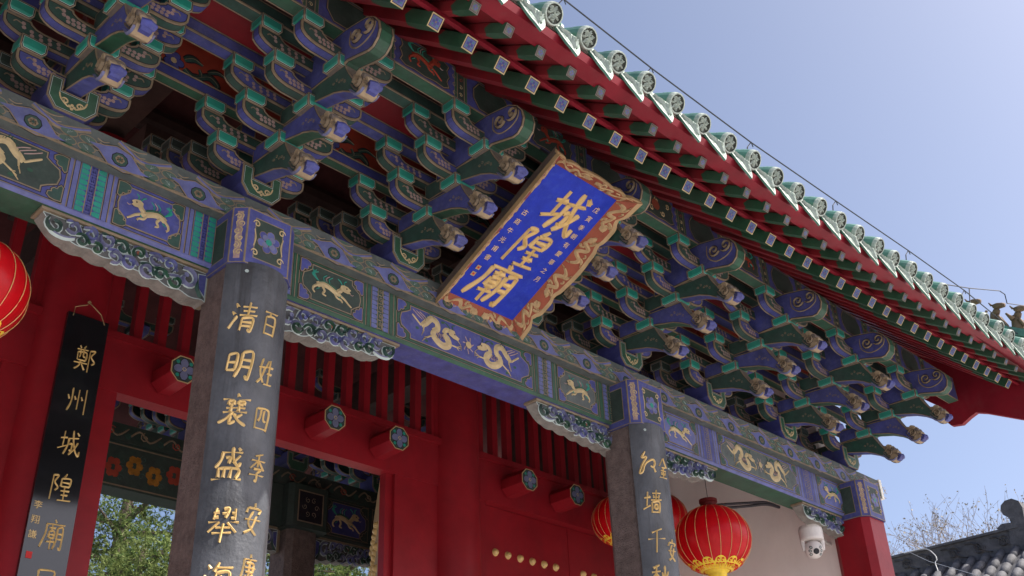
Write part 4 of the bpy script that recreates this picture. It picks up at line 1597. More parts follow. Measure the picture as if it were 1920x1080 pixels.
for cx in (XA - .1, XB + .12):
    p = empty('pillar', (cx, YR + .1, GROUND), gate)
    mb = MB()
    column(mb, octa(cx, YR + .1, .22, .07), octa(cx, YR + .1, .20, .06), GROUND, 3.70, 'granite')
    mb.build('shaft', p)
    mb = MB()
    s8 = octa(cx, YR + .08, .27, .05)
    column(mb, s8, s8, 3.701, 4.186, 'green_dark')
    fn = front(YR + .08 - .27)
    mb.blob(rect(cx - .17, cx + .17, 3.76, 4.12), fn, 'gold_line', .002)
    mb.blob(rect(cx - .155, cx + .155, 3.775, 4.105), fn, 'line_black', .003)
    for t in range(6):
        mb.ribbon(spiral(cx + .08 * math.cos(t * 1.05), 3.94 + .09 * math.sin(t * 1.05), .035, 1.2, t, 1, 8), .012, fn, 'gold_line', .006, n=1)
    mb.build('painted_head', p)
    for sgn in (1, -1):
        place(qm, 'carved_bracket', gate, T((cx - sgn * 1.25, YR + .05, 3.70)) @ Matrix.Diagonal((sgn, 1, 1.3, 1)))

# ------------------------------------------------------------------ brush-written characters
CH = {
    '城': '8,38 36,32|24,12 22,66|0,76 38,60|40,35 84,27|45,34 42,60 28,94|47,55 60,51 59,76 51,73|60,4 64,38 77,74 92,90 95,74|84,44 72,68 50,92|76,8 87,18',
    '隍': '8,12 30,10 18,33 33,50 22,63|10,12 7,96|64,0 55,14|46,18 45,46|46,18 83,16 80,44|48,31 79,30|45,45 80,43|46,60 83,57|50,74 78,72|38,93 94,89|63,47 63,90',
    '廟': '50,0 57,10|17,17 92,14|20,17 18,50 2,96|30,29 56,27|43,20 43,39|33,40 33,62|33,40 53,39 53,62|34,51 52,50|33,62 53,61|25,75 58,72|43,62 43,99|65,27 65,66 55,97|65,27 87,25 87,92 78,88|66,45 86,44|66,62 86,61',
    '鄭': '20,4 27,14|45,1 37,14|8,19 57,16|14,29 15,60|14,29 53,27 52,60|26,19 25,42 20,48|40,18 40,42 47,44|16,59 51,58|2,71 61,67|32,60 26,80 6,97|37,73 53,93|67,15 90,12 75,36 92,55 79,67|68,15 67,99',
    '州': '6,38 14,53|24,10 23,60 9,97|35,38 42,51|52,12 51,86|64,36 71,49|84,5 84,99',
    '居': '20,8 81,7 80,30|21,30 79,29|20,8 19,50 4,97|30,47 95,44|60,34 60,63|38,64 38,95|38,64 85,62 84,95|39,92 84,91',
    '清': '14,8 23,20|6,36 16,45|2,92 13,70 24,50|38,16 88,12|42,30 83,27|32,45 94,40|62,0 61,43|44,55 42,98|44,55 82,52 80,95 70,90|45,68 79,66|45,81 79,79',
    '明': '8,22 9,74|8,22 37,20 37,72|10,47 36,46|9,72 37,70|54,12 53,60 40,94|54,12 90,10 88,93 76,86|55,36 87,35|54,58 87,57',
    '襄': '50,0 55,10|4,19 96,14|24,24 25,36|24,24 42,23 41,35|25,35 41,34|56,23 57,34|56,23 77,22 75,33|57,33 75,33|20,46 83,42|36,38 36,57|62,38 62,55|12,59 92,54|46,58 24,80 2,91|40,70 40,93 57,84|77,62 58,74|50,62 68,82 96,95',
    '盛': '18,17 86,12|22,16 20,40 6,62|34,32 49,30 47,49|52,0 58,30 77,53 86,43|80,22 60,47|70,0 79,8|18,64 22,90|18,64 84,62 79,90|38,64 39,90|60,63 59,90|2,95 98,91',
    '舉': '20,8 16,40|12,21 30,18|16,35 30,32|42,10 59,7 52,34|40,22 60,20|80,6 84,38|70,19 83,17|70,33 83,31|2,47 98,42|36,46 6,74|62,46 96,71|28,62 73,59|20,77 80,73|50,50 50,102',
    '海': '12,10 21,20|5,37 14,46|0,93 11,74 20,55|44,2 33,27|40,16 90,13|42,30 36,82|42,30 83,28 79,93 68,88|27,57 98,54|38,82 81,80|56,36 60,47|54,62 58,73',
    '百': '6,11 94,6|50,10 39,27|20,28 20,97|20,28 81,26 81,97|22,58 79,57|21,92 80,91',
    '姓': '22,4 14,50 41,90|41,34 28,70 2,96|0,37 47,32|60,6 48,34|54,28 96,25|56,52 91,50|72,2 72,90|44,93 99,89',
    '四': '10,18 14,90|10,18 91,16 87,90|40,20 38,46 26,62|60,20 60,52 77,56|13,85 87,83',
    '季': '72,2 25,14|6,29 94,24|50,9 50,50|48,28 6,58|52,28 94,54|26,57 76,54 52,68|52,66 54,95 40,91|4,77 96,72',
    '安': '50,0 55,12|12,18 7,35|12,18 91,16 82,33|46,28 26,66 82,98|71,40 50,80 8,99|2,55 98,50',
    '康': '50,0 55,10|14,17 94,14|18,16 16,54 2,98|30,28 77,27 77,54|24,41 92,40|30,54 77,54|53,18 53,97 42,91|32,64 42,73|22,94 46,78|79,60 62,72|58,70 94,96',
    '紅': '26,2 12,28 35,25 14,60 3,94 18,90 28,60 50,42 75,34 86,48 76,67 60,62|78,66 92,88',
    '墻': '3,35 35,30|20,10 18,70|0,82 37,66|44,15 94,11|68,0 68,40|52,22 58,35|87,20 78,35|38,43 99,39|46,52 48,97|46,52 89,50 87,97|60,62 61,80|60,62 77,61 75,80|61,79 75,79|48,93 87,92',
    '千': '74,2 21,21|4,47 96,40|50,14 50,100',
    '秋': '40,2 10,15|3,31 47,26|26,10 26,98|24,34 2,66|28,36 48,56|58,30 64,48|92,26 82,46|72,4 70,50 44,97|72,50 98,96',
    '金': '50,0 2,45|50,0 98,43|28,47 73,44|16,62 85,60|50,44 50,92|27,70 34,85|75,68 66,85|4,97 96,93',
}


def write(mb, ch, fn, u, v, w, h, mt, wd=.10, relief=.012, slant=0.0, halo=None):
    for st in CH[ch].split('|'):
        pts = [tuple(float(q) / 100 for q in p.split(',')) for p in st.split()]
        pp = [(u + (a - .5) * w + slant * (.5 - b) * h, v + (.5 - b) * h) for a, b in pts]
        wb = wd * (w + h) / 2
        Ls = sum(math.dist(pp[i], pp[i + 1]) for i in range(len(pp) - 1))
        f = lambda t: wb * (1.05 - .32 * math.sin(math.pi * min(1, t * 1.1)) - .45 * max(0, t - .8) / .2 * (1 if Ls > .3 * h else .1)) * min(1, .55 + 6 * t)
        if halo:
            mb.ribbon(pp, lambda t: f(t) * 1.55, fn, halo, .0012, n=5)
        mb.ribbon(pp, f, fn, mt, relief, n=5)


def small_text(name, body, parent, fnmap, u, v, size, step, mt):
    """small column of brush characters set with the built-in font outlines"""
    for i, ch in enumerate(body):
        c = bpy.data.curves.new('glyph', 'FONT')
        c.body = ch
        c.size = 1.0
        o = bpy.data.objects.new('glyph', c)
        scene.collection.objects.link(o)
        me = bpy.data.meshes.new_from_object(o.evaluated_get(bpy.context.evaluated_depsgraph_get()))
        bpy.data.objects.remove(o)
        xs = [p.co.x for p in me.vertices]
        ys = [p.co.y for p in me.vertices]
        if not xs:
            continue
        cx, cy = (min(xs) + max(xs)) / 2, (min(ys) + max(ys)) / 2
        mb = MB()
        vs = [fnmap(u + (p.co.x - cx) * size, v - i * step + (p.co.y - cy) * size, .003) for p in me.vertices]
        mb.add(vs, [tuple(p.vertices) for p in me.polygons], mt)
        bpy.data.meshes.remove(me)
        mb.build(name, parent)


# ------------------------------------------------------------------ the name plaque
PO = Vector((4.79, 4.9, 3.83))
PU = Vector((0, -.896, .4436)).normalized()
PN = Vector((0, -.4436, -.896)).normalized()
PX = Vector((1, 0, 0))
PW, PH_ = .643, 1.208
pf = lambda u, v, h: tuple(PO + PX * u + PU * v + PN * h)
plq = empty('name_plaque', tuple(PO), label='tilted blue plaque with three large gold characters and a terracotta dragon border', category='plaque')
mb = MB()
mb.prism(rect(-PW / 2 - .005, PW / 2 + .005, -.005, PH_ + .005), lambda u, v, t: pf(u, v, t), -.03, 0, [], 'plaque_blue', [], 'plaque_side')
mb.build('field', plq)
for k, ch in enumerate('城隍廟'):
    mb = MB()
    vc = (.945, .575, .215)[k]
    write(mb, ch, pf, (.03, -.005, -.05)[k], vc, (.34, .31, .37)[k], (.40, .36, .37)[k], 'gilding', .095, .018, (.02, .05, .05)[k], halo='plaque_edge')
    mb.build('character', plq)
small_text('character', '戊寅季朝有慶華之月', plq, pf, .235, 1.07, .052, .085, 'gilding')
small_text('character', '古商牛光甫書', plq, pf, -.255, .80, .052, .085, 'gilding')
for k in range(2):
    mb = MB()
    mb.blob(rect(-.278, -.242, .255 - k * .06, .291 - k * .06), pf, 'plaque_edge', .003)
    mb.blob(rect(-.268, -.252, .265 - k * .06, .281 - k * .06), pf, 'seal_red', .004)
    mb.build('seal', plq)
AU, AV, AH = .126, .099, .089


def wavy_border(side):
    """flaring border board with a scalloped outer edge; profile runs from the field (s=0) to the lip (s=1)"""
    mb = MB()
    N = 48
    inner, outer = [], []
    for i in range(N + 1):
        t = i / N
        # cusped ogee along the edge: two scallops with raised corners
        q = abs(2 * t - 1)
        wv = .93 + .12 * q ** 4 - .24 * math.exp(-((q - .70) / .06) ** 2) - .12 * math.exp(-((q - .36) / .05) ** 2) + .10 * math.exp(-((q - .0) / .22) ** 2)
        if side in ('L', 'R'):
            sx = -1 if side == 'L' else 1
            v0 = PH_ * t
            v1 = -AV + (PH_ + 2 * AV) * t
            inner.append((sx * PW / 2, v0, 0))
            wq = wv if side == 'R' else .99
            outer.append((sx * (PW / 2 + AU * wq * (1 if side == 'R' else .80)), v1, AH * wq * (1 if side == 'R' else 1.12)))
        else:
            sv = -1 if side == 'B' else 1
            u0 = -PW / 2 + PW * t
            u1 = -PW / 2 - AU + (PW + 2 * AU) * t
            vv = 0 if side == 'B' else PH_
            inner.append((u0, vv, 0))
            outer.append((u1, vv + sv * AV * wv, AH * wv))
    lerp = lambda a, b, s: tuple(x + (y - x) * s for x, y in zip(a, b))
    P = lambda a: pf(*a)
    TH = .028
    lay = [(0, 'terracotta'), (.80, 'plaque_edge'), (1.0, None)]
    for k in range(2):
        s0, m0 = lay[k]
        s1 = lay[k + 1][0]
        for i in range(N):
            mb.face([P(lerp(inner[i], outer[i], s0)), P(lerp(inner[i + 1], outer[i + 1], s0)), P(lerp(inner[i + 1], outer[i + 1], s1)), P(lerp(inner[i], outer[i], s1))], m0)
    bk = lambda a: (a[0], a[1], a[2] - TH - .012)
    if side == 'L':
        wall = lambda a: (a[0] + .02, a[1], -.02)
        for i in range(N):
            mb.face([P(bk(outer[i])), P(bk(outer[i + 1])), P(wall(outer[i + 1])), P(wall(outer[i]))], 'plaque_side')
            mb.face([P(wall(outer[i])), P(wall(outer[i + 1])), P((inner[i + 1][0], inner[i + 1][1], -.03)), P((inner[i][0], inner[i][1], -.03))], 'plaque_side')
    for i in range(N):
        mb.face([P(outer[i]), P(outer[i + 1]), P(bk(outer[i + 1])), P(bk(outer[i]))], 'plaque_edge')
        mb.face([P(bk(inner[i])), P(bk(inner[i + 1])), P(bk(outer[i + 1])), P(bk(outer[i]))], 'plaque_side')
    for i in (0, N):
        mb.face([P(inner[i]), P(outer[i]), P(bk(outer[i])), P(bk(inner[i]))], 'plaque_edge')
    # gilt dragons along the border
    def f2(t, s, h):
        i = max(0, min(N - 1, int(t * N)))
        fr = t * N - i
        a = lerp(lerp(inner[i], outer[i], s), lerp(inner[i + 1], outer[i + 1], s), fr)
        nx = {'L': (1, 0), 'R': (-1, 0), 'B': (0, 1), 'T': (0, -1)}[side]
        return pf(a[0] + nx[0] * h * .5, a[1] + nx[1] * h * .5, a[2] + h * .8)
    nd = 2 if side in ('B', 'T') else 4
    for d in range(nd):
        t0, t1 = d / nd + .02, (d + 1) / nd - .02
        fl = d % 2
        q = lambda a, b: (t0 + (t1 - t0) * (a if not fl else 1 - a), b)
        L = PW if nd == 2 else PH_
        sc = 1
        def rib(pts, w):
            # ribbon in a metric space: s spans about AU metres, t spans L metres
            ff = lambda u, v, h: f2(u / L, v / AU, h)
            mb.ribbon([(p[0] * L, p[1] * AU) for p in pts], w, ff, 'plaque_edge', .008, n=4)
        rib([q(.02, .25), q(.12, .48), q(.22, .50), q(.30, .28), q(.38, .16), q(.46, .30), q(.50, .50), q(.58, .58), q(.66, .40), q(.72, .24), q(.80, .36)], .027)
        rib([q(.30, .62), q(.36, .70), q(.42, .60)], .012)
        rib([q(.56, .20), q(.60, .10), q(.66, .14)], .012)
        rib([q(.78, .36), q(.88, .44), q(.96, .36)], .044)
        rib([q(.84, .48), q(.80, .62), q(.86, .68)], .012)
        rib([q(.94, .42), q(.99, .54)], .010)
        rib([q(.26, .5), q(.22, .66), q(.14, .70)], .018)
        rib([q(.60, .34), q(.58, .14), q(.66, .06)], .018)
        rib([q(.46, .18), q(.40, .05)], .014)
        rib([q(.70, .52), q(.76, .70), q(.84, .72)], .018)
        for e in (-.04, 0, .04):
            rib([q(.14, .70), q(.09 + e, .76)], .009)
            rib([q(.84, .72), q(.89 + e * .6, .78)], .009)
            rib([q(.02, .2), q(-.015, .12 + e * 2)], .012)
    return mb.build('border', plq)


for sd_ in 'LRBT':
    wavy_border(sd_)
mb = MB()
for sx in (-1, 1):
    a = pf(sx * .2, PH_ + .02, -.03)
    mb.tube([a, (a[0], 4.06, 4.70)], .012, 'wire_metal', 6)
mb.build('hanger', plq)

# ------------------------------------------------------------------ couplet boards on the pillars
CR, CYY = .2526, 4.9726


def couplet(cx, main, second, label, um, us, z_main, z_sec, cw):
    fnc = lambda u, v, h: (cx + (CR + h) * math.sin(u / CR), CYY - (CR + h) * math.cos(u / CR), v)
    root = empty('couplet_board', (cx, 4.72, GROUND + .4), label=label, category='board')
    mb = MB()
    N = 22
    U0 = .2571
    top, bot = 3.315, GROUND + .4
    rows = [bot + (top - bot) * k / 8 for k in range(9)]
    ring = [-U0 + 2 * U0 * k / N for k in range(N + 1)]
    vs = [fnc(u, z, 0) for z in rows for u in ring]
    n = N + 1
    fs = [(r * n + k, r * n + k + 1, (r + 1) * n + k + 1, (r + 1) * n + k) for r in range(8) for k in range(N)]
    mb.add(vs, fs, 'slate_board')
    vi = [fnc(u, z, -.022) for z in (bot, top) for u in ring]
    vo = [fnc(u, z, 0) for z in (bot, top) for u in ring]
    for k in range(N):
        mb.face([vo[n + k], vo[n + k + 1], vi[n + k + 1], vi[n + k]], 'slate_board')
        mb.face([vo[k + 1], vo[k], vi[k], vi[k + 1]], 'slate_board')
        mb.face([vi[k], vi[n + k], vi[n + k + 1], vi[k + 1]], 'wood_dark')
    for k in (0, N):
        mb.face([vo[k], vo[n + k], vi[n + k], vi[k]], 'slate_board')
    mb.build('panel', root)
    for ch, z in zip(main, z_main):
        m2 = MB()
        write(m2, ch, fnc, um, z, cw, .19, 'gilding', .125, .010, .12)
        m2.build('character', root)
    for ch, z in zip(second, z_sec):
        m2 = MB()
        write(m2, ch, fnc, us, z, cw * .66, .17, 'gilding', .115, .010, .10)
        m2.build('character', root)
    for z in (3.25,):
        m2 = MB()
        m2.add([fnc(-.13 + .012 * math.cos(t * 1.05), z + .012 * math.sin(t * 1.05), .004) for t in range(6)], [tuple(range(6))], 'line_white')
        m2.build('nail', root)


couplet(XA, '清明襄盛舉海', '百姓四季安康', 'curved slate-grey couplet board on the pillar left of the plaque, two columns of gold characters', -.118, .04,
        (2.95, 2.655, 2.38, 2.07, 1.75, 1.46), (2.95, 2.64, 2.36, 2.08, 1.80, 1.53), .155)
couplet(XB, '紅墻千秋', '金安', 'curved slate-grey couplet board on the pillar nearest the red lanterns, faint gold characters', -.125, .015,
        (2.975, 2.66, 2.36, 2.08), (2.95, 2.30), .15)

# ------------------------------------------------------------------ hanging black lacquer board
hb = empty('hanging_board', (2.81, 7.02, .2), label='long black lacquered board with a column of gold characters on the red column', category='board')
BX0, BX1, BY = 2.655, 2.965, 7.02
mb = MB()
mb.prism(rect(BX0, BX1, .2, 3.895), lambda u, v, t: (u, t, v), BY, BY + .035, [(.004, 'black_lacquer')], 'black_lacquer', [], 'black_lacquer')
mb.build('panel', hb)
fb = front(BY)
for k, ch in enumerate('鄭州城隍廟居'):
    mb = MB()
    write(mb, ch, fb, 2.835, 3.56 - k * .325, .165, .205, 'gilding', .085, .010)
    mb.build('character', hb)
small_text('character', '李翔謙', hb, fb, 2.70, 2.44, .06, .10, 'gilding')
mb = MB()
mb.blob(rect(2.682, 2.722, 2.08, 2.125), fb, 'seal_red', .003)
mb.build('seal', hb)
mb = MB()
mb.tube([(2.69, BY - .005, 3.87), (2.70, BY + .01, 3.95), (2.78, BY + .0, 3.99), (2.80, 7.05, 4.03), (2.83, BY, 3.99), (2.90, BY + .01, 3.95), (2.93, BY - .005, 3.87)], .004, 'plaque_edge', 5)
mb.lathe([(.012, -.012), (.014, 0), (.001, .014)], (2.80, 7.04, 4.03), 'plaque_edge', 8)
mb.build('hanger', hb)


# ------------------------------------------------------------------ lanterns
def lantern(c, R, label, name='red_lantern'):
    root = empty(name, c, label=label, category='lantern', group='red festival lanterns under the gate')
    mb = MB()
    prof = []
    N = 18
    a0 = 1.22
    for i in range(N + 1):
        a = -a0 + 2 * a0 * i / N
        prof.append((R * math.cos(a), R * .93 * math.sin(a) * .97))
    n = 48
    vs, fs = [], []
    for r_, z in prof:
        for k in range(n):
            t = 2 * math.pi * k / n
            rr = r_ * (1 - .012 * (1 - abs(math.cos(t * 10))))
            vs.append((c[0] + rr * math.cos(t), c[1] + rr * math.sin(t), c[2] + z))
    for i in range(N):
        for k in range(n):
            fs.append((i * n + k, i * n + (k + 1) % n, (i + 1) * n + (k + 1) % n, (i + 1) * n + k))
    mb.add(vs, fs, 'lantern_red')
    mb.build('silk_body', root, smooth=True)
    for k in range(20):
        t = 2 * math.pi * (k + .5) / 20
        mb = MB()
        mb.tube([(c[0] + (r_ * 1.004 + .001) * math.cos(t), c[1] + (r_ * 1.004 + .001) * math.sin(t), c[2] + z) for r_, z in prof], R * .006, 'gilding', 4)
        mb.build('rib', root)
    zt = prof[-1][1]
    rt_ = prof[-1][0]
    mb = MB()
    mb.lathe([(rt_ * 1.0, zt - .01), (rt_ * .62, zt + .015), (rt_ * .62, zt + .05), (rt_ * .70, zt + .055), (rt_ * .70, zt + .085), (rt_ * .5, zt + .09), (.01, zt + .09)], c, 'lantern_cap', 24)
    mb.build('top_cap', root)
    # gilt cloud-collar round the bottom
    mb = MB()
    def sf(u, v, h):
        a = -a0 + 2 * a0 * v
        rr = R * math.cos(a) + h + .003
        return (c[0] + rr * math.cos(u), c[1] + rr * math.sin(u), c[2] + R * .90 * math.sin(a) - h * .4)
    n = 72
    vv = []
    for k in range(n):
        u = 2 * math.pi * k / n
        e = abs(math.sin(u * 6))
        top = .115 + .075 * e ** .7
        vv.append((u, top))
    A = [sf(u, .0, .002) for u, t in vv]
    Bm = [sf(u, t * .5, .002) for u, t in vv]
    B = [sf(u, t, .002) for u, t in vv]
    mb.add(A + Bm, [(k, (k + 1) % n, n + (k + 1) % n, n + k) for k in range(n)], 'lantern_gold')
    mb.add(Bm + B, [(k, (k + 1) % n, n + (k + 1) % n, n + k) for k in range(n)], 'lantern_gold')
    for k in range(12):
        u = math.pi * 2 * (k + .5) / 12
        for du in (-.09, .09):
            mb.ribbon([(u + du + .05 * math.cos(q), .135 + .02 * math.sin(q)) for q in [j * .8 for j in range(7)]], .022, sf, 'lantern_red', .006, n=1)
        for du in (-.15, 0, .15):
            mb.ribbon([(u + du - .05, .03), (u + du - .05, .085), (u + du + .05, .085), (u + du + .05, .05)], .022, sf, 'lantern_red', .006, n=1)
    mb.build('gilt_collar', root)
    zb = prof[0][1]
    mb = MB()
    mb.lathe([(.01, zb - .07), (rt_ * .66, zb - .07), (rt_ * .72, zb - .02), (rt_ * 1.0, zb + .008)], c, 'lantern_gold', 24)
    mb.build('bottom_cap', root)
    mb = MB()
    rn = random.Random(2)
    for k in range(40):
        t = rn.uniform(0, 6.28)
        q = rt_ * .6 * math.sqrt(rn.random())
        mb.tube([(c[0] + q * math.cos(t), c[1] + q * math.sin(t), c[2] + zb - .06), (c[0] + q * 1.1 * math.cos(t), c[1] + q * 1.1 * math.sin(t), c[2] + zb - .42)], .006, 'lantern_gold', 4)
    mb.build('tassel', root)
    mb = MB()
    mb.tube([(c[0], c[1], c[2] + zt + .08), (c[0] - .02, c[1], 4.4)], .004, 'cable', 4)
    mb.build('hanging_wire', root)
    return root


lantern((8.36, 5.535, 2.92), .355, 'large red lantern hanging in front of the white wall beside the pillar')
lantern((1.50, 5.5, 2.975), .335, 'red lantern cut by the picture edge beside the black board')
lantern((9.03, 6.6, 3.53), .295, 'smaller red lantern just to the far side of the grey pillar, before the white wall')
lantern((8.34, 6.6, 3.37), .285, 'smaller red lantern mostly hidden behind the grey pillar, in front of the studded doors')

# ------------------------------------------------------------------ security camera, cables
cc = empty('security_camera', (9.60, 5.22, 3.12), label='white dome security camera under the carved bracket by the end column', category='camera')
c0 = (9.60, 5.20, 3.09)
mb = MB()
mb.lathe([(.0, .135), (.06, .135), (.108, .115), (.118, .08), (.118, -.01), (.110, -.03), (.0, -.03)], c0, 'cctv_white', 28)
mb.build('housing', cc, smooth=False)
mb = MB()
vd = Vector((-.62, -.62, -.42)).normalized()
bc = Vector((c0[0], c0[1], c0[2] - .115))
sr = .092
# ball
nlat, nlon = 12, 24
q0 = vd.to_track_quat('Z', 'Y')
vs, fs, ms = [], [], []
for i in range(nlat + 1):
    a = math.pi * i / nlat
    for k in range(nlon):
        t = 2 * math.pi * k / nlon
        p = q0 @ Vector((sr * math.sin(a) * math.cos(t), sr * math.sin(a) * math.sin(t), sr * math.cos(a)))
        vs.append(tuple(bc + p))
for i in range(nlat):
    for k in range(nlon):
        fs.append((i * nlon + k, (i + 1) * nlon + k, (i + 1) * nlon + (k + 1) % nlon, i * nlon + (k + 1) % nlon))
mb.add(vs, fs, 'cctv_white')
mb.build('ball', cc, smooth=True)
sfn = lambda u, v, h: tuple(bc + q0 @ Vector((u, v, math.sqrt(max(0, sr * sr - u * u - v * v)) + h)))
mb = MB()
mb.disc(0, 0, .026, sfn, 'cctv_dark', .006, 16)
mb.add([sfn(.03 * math.cos(t * .4), .03 * math.sin(t * .4), .004) for t in range(16)], [tuple(range(16))], 'cctv_dark')
mb.build('lens', cc)
for sx in (-1, 1):
    for j in range(3):
        mb = MB()
        cu, cv = sx * (.056 - .008 * abs(j - 1)), (j - 1) * .034
        mb.disc(cu, cv, .0155, sfn, 'cctv_lens', .003, 10)
        mb.disc(cu, cv, .008, sfn, 'line_white', .005, 8)
        mb.build('lamp', cc)
mb = MB()
side = vd.cross(Vector((0, 0, 1))).normalized()
for sx in (-1, 1):
    a = Vector(c0) + side * sx * .098 + Vector((0, 0, -.02))
    mb = MB()
    mb.tube([a, a + Vector((0, 0, -.06)), a + Vector((0, 0, -.105)) - side * sx * .004], lambda t: .026 - .008 * t, 'cctv_white', 8)
    mb.build('yoke', cc)
mb = MB()
mb.tube([(c0[0], c0[1], c0[2] + .13), (c0[0], c0[1] + .02, c0[2] + .26)], .035, 'carve_edge', 8)
mb.tube([(c0[0] + .10, c0[1], c0[2] + .05), (c0[0] + .2, c0[1] + .08, c0[2] + .08), (10.16, 5.3, 3.15)], .018, 'cctv_white', 6)
mb.build('mount', cc)

for k, (dy, lab) in enumerate(((0, 'upper of two black cables running from the lantern to the beam'), (.035, 'lower of two black cables running from the lantern to the beam'))):
    mb = MB()
    pts = [(8.33, 5.52, 3.235 - dy), (8.55, 5.47, 3.285 - dy), (8.85, 5.40, 3.345 - dy * .9), (9.06, 5.33, 3.375 - dy * .5), (9.25, 5.30, 3.36)]
    mb.tube(smooth_path(pts, 5), .014, 'cable', 6)
    mb.build('cable', label=lab, category='cable')

mb = MB()
wp = [(-.5, 4.95), (3.84, 4.955), (4.72, 4.918), (5.92, 4.912), (7.17, 4.962), (8.46, 5.02), (9.62, 5.05), (10.75, 5.0), (11.2, 4.99)]
fullp = [(x, 3.12, z) for x, z in wp]
mb.tube(fullp, .0055, 'wire_metal', 5)
rw = mb.build('roof_wire', label='thin dark lightning wire stretched above the tile ends', category='wire')
for x, z in wp[1:-1]:
    m2 = MB()
    m2.tube([(x, 3.12, z), (x - .03, 3.14, z - .05), (x - .05, 3.16, z - .24)], .005, 'wire_metal', 5)
    m2.tube([(x, 3.12, z + .004), (x + .02, 3.12, z - .035)], .004, 'wire_metal', 4)
    m2.build('wire_clip', rw)
mb = MB()
pp = [(10.19, 3.5, 5.51), (10.97, 3.5, 5.76), (12.0, 3.5, 6.12), (12.15, 3.5, 6.13), (12.13, 3.5, 6.0), (12.76, 3.5, 6.2)]
sc_ = 3.3 / 3.5
mb.tube([(a * sc_, b * sc_, c * sc_) for a, b, c in pp], .006, 'wire_metal', 5)
mb.tube([(10.97 * sc_, 3.3, 5.76 * sc_), (10.80 * sc_, 3.32, 5.0)], .006, 'wire_metal', 5)
mb.build('lightning_rod', label='bent lightning conductor rod standing over the gable ridge', category='rod')

# ------------------------------------------------------------------ neighbouring hall with a grey tiled roof
hall = empty('side_hall', (24, 13, GROUND), label='grey tiled hall with a carved ridge beyond the end column', category='building')
HX, HZ = 22.0, 6.2
HY0, HY1 = 7.35, 26.0
mb = MB()
mb.box(HX - .10, HX + .10, HY0, HY1, HZ - .42, HZ - .03, 'grey_ridge')
rg = mb.build('ridge', hall)
mb = MB()
mb.box(HX - .15, HX + .15, HY0, HY1, HZ - .03, HZ + .02, 'grey_ridge')
mb.build('ridge_cap', rg)
mb = MB()
mb.box(HX - .15, HX + .15, HY0, HY1, HZ - .48, HZ - .421, 'grey_ridge')
mb.build('ridge_moulding', rg)
fr = lambda u, v, h: (HX - .10 - h, u, v)
for k in range(16):
    m2 = MB()
    yy = HY0 + .35 + k * .52
    m2.ribbon(spiral(yy, HZ - .22, .13, 1.5, k % 2 * 3.1, 1 if k % 2 else -1, 16), .045, fr, 'grey_ridge', .05, n=1)
    m2.ribbon([(yy - .26, HZ - .36), (yy - .1, HZ - .30), (yy + .1, HZ - .12), (yy + .26, HZ - .10)], .05, fr, 'grey_ridge', .04)
    m2.build('carved_scroll', rg)
# ridge-end ornament
mb = MB()
mb.prism([(HY0 - .25, HZ - .48), (HY0 + .25, HZ - .48), (HY0 + .20, HZ - .05), (HY0 + .42, HZ + .05), (HY0 + .30, HZ + .12), (HY0 + .12, HZ + .10), (HY0 + .13, HZ + .20), (HY0 + .22, HZ + .28), (HY0 + .25, HZ + .38), (HY0 + .22, HZ + .48),
          (HY0 + .12, HZ + .55), (HY0 - .02, HZ + .56), (HY0 - .14, HZ + .48), (HY0 - .18, HZ + .34), (HY0 - .16, HZ + .15)], lambda u, v, t: (t, u, v), HX - .13, HX + .13, [], 'grey_ridge', [], 'grey_ridge')
mb.build('ridge_ornament', rg)
mb = MB()
SLP = .62
mb.face([(HX - .1, HY0 - .6, HZ - .46), (HX - 4.5, HY0 - .6, HZ - .46 - 4.4 * SLP), (HX - 4.5, HY1, HZ - .46 - 4.4 * SLP), (HX - .1, HY1, HZ - .46)], 'grey_tile')
mb.face([(HX + .1, HY0 - .6, HZ - .46), (HX + 4.5, HY0 - .6, HZ - .46 - 4.4 * SLP), (HX + 4.5, HY1, HZ - .46 - 4.4 * SLP), (HX + .1, HY1, HZ - .46)][::-1], 'grey_tile')
mb.build('roof_slab', hall)
mt_ = MB()
L = 4.4
nseg = 12
for sgi in range(nseg):
    a0_, a1_ = sgi * L / nseg, (sgi + 1) * L / nseg
    ln = math.hypot(1, SLP)
    pts = [(-a, 0, -a * SLP) for a in (a0_, a1_)]
    mt_.tube(pts, lambda t: .088 - .012 * t, 'grey_tile', 10)
TT = mt_.mesh('tile_row', True)
k = 0
yy = HY0 - .45
while yy < 15:
    place(TT, 'tile_row', hall, T((HX - .12, yy, HZ - .44)))
    yy += .30
mb = MB()
mb.box(HX - 3.6, HX + 3.6, HY0, HY1, GROUND, 3.4, 'stone_grey')
mb.build('wall', hall)
mb = MB()
for q in range(3):
    mb.tube(smooth_path([(HX - .5, 10.9 - q * .10, HZ - .28 - q * .06), (HX - 1.0, 10.1 - q * .1, HZ - .50 - q * .08), (HX - 1.6, 9.6 - q * .1, HZ - .95 - q * .1)], 5), .06, 'white_paint', 6)
mb.build('verge_tiles', hall)
mb = MB()
mb.tube(smooth_path([(HX - .2, 9.75, 6.20), (HX - .25, 9.27, 6.17), (HX - .35, 9.06, 6.0), (HX - .4, 9.0, 5.86), (HX - .45, 9.03, 5.78), (HX - .6, 8.95, 5.5), (HX - 1.2, 8.8, 5.1)], 6), .010, 'cable_white', 5)
mb.build('white_cable', label='white cable looping down the carved grey ridge', category='cable')
mb = MB()
mb.tube([(HX - .2, 9.64, 6.20), (HX - .8, 9.0, 5.75), (HX - 2.5, 7.0, 4.6)], .005, 'cable_white', 4)
mb.build('thin_wire', label='thin straight wire slanting down across the grey roof', category='wire')


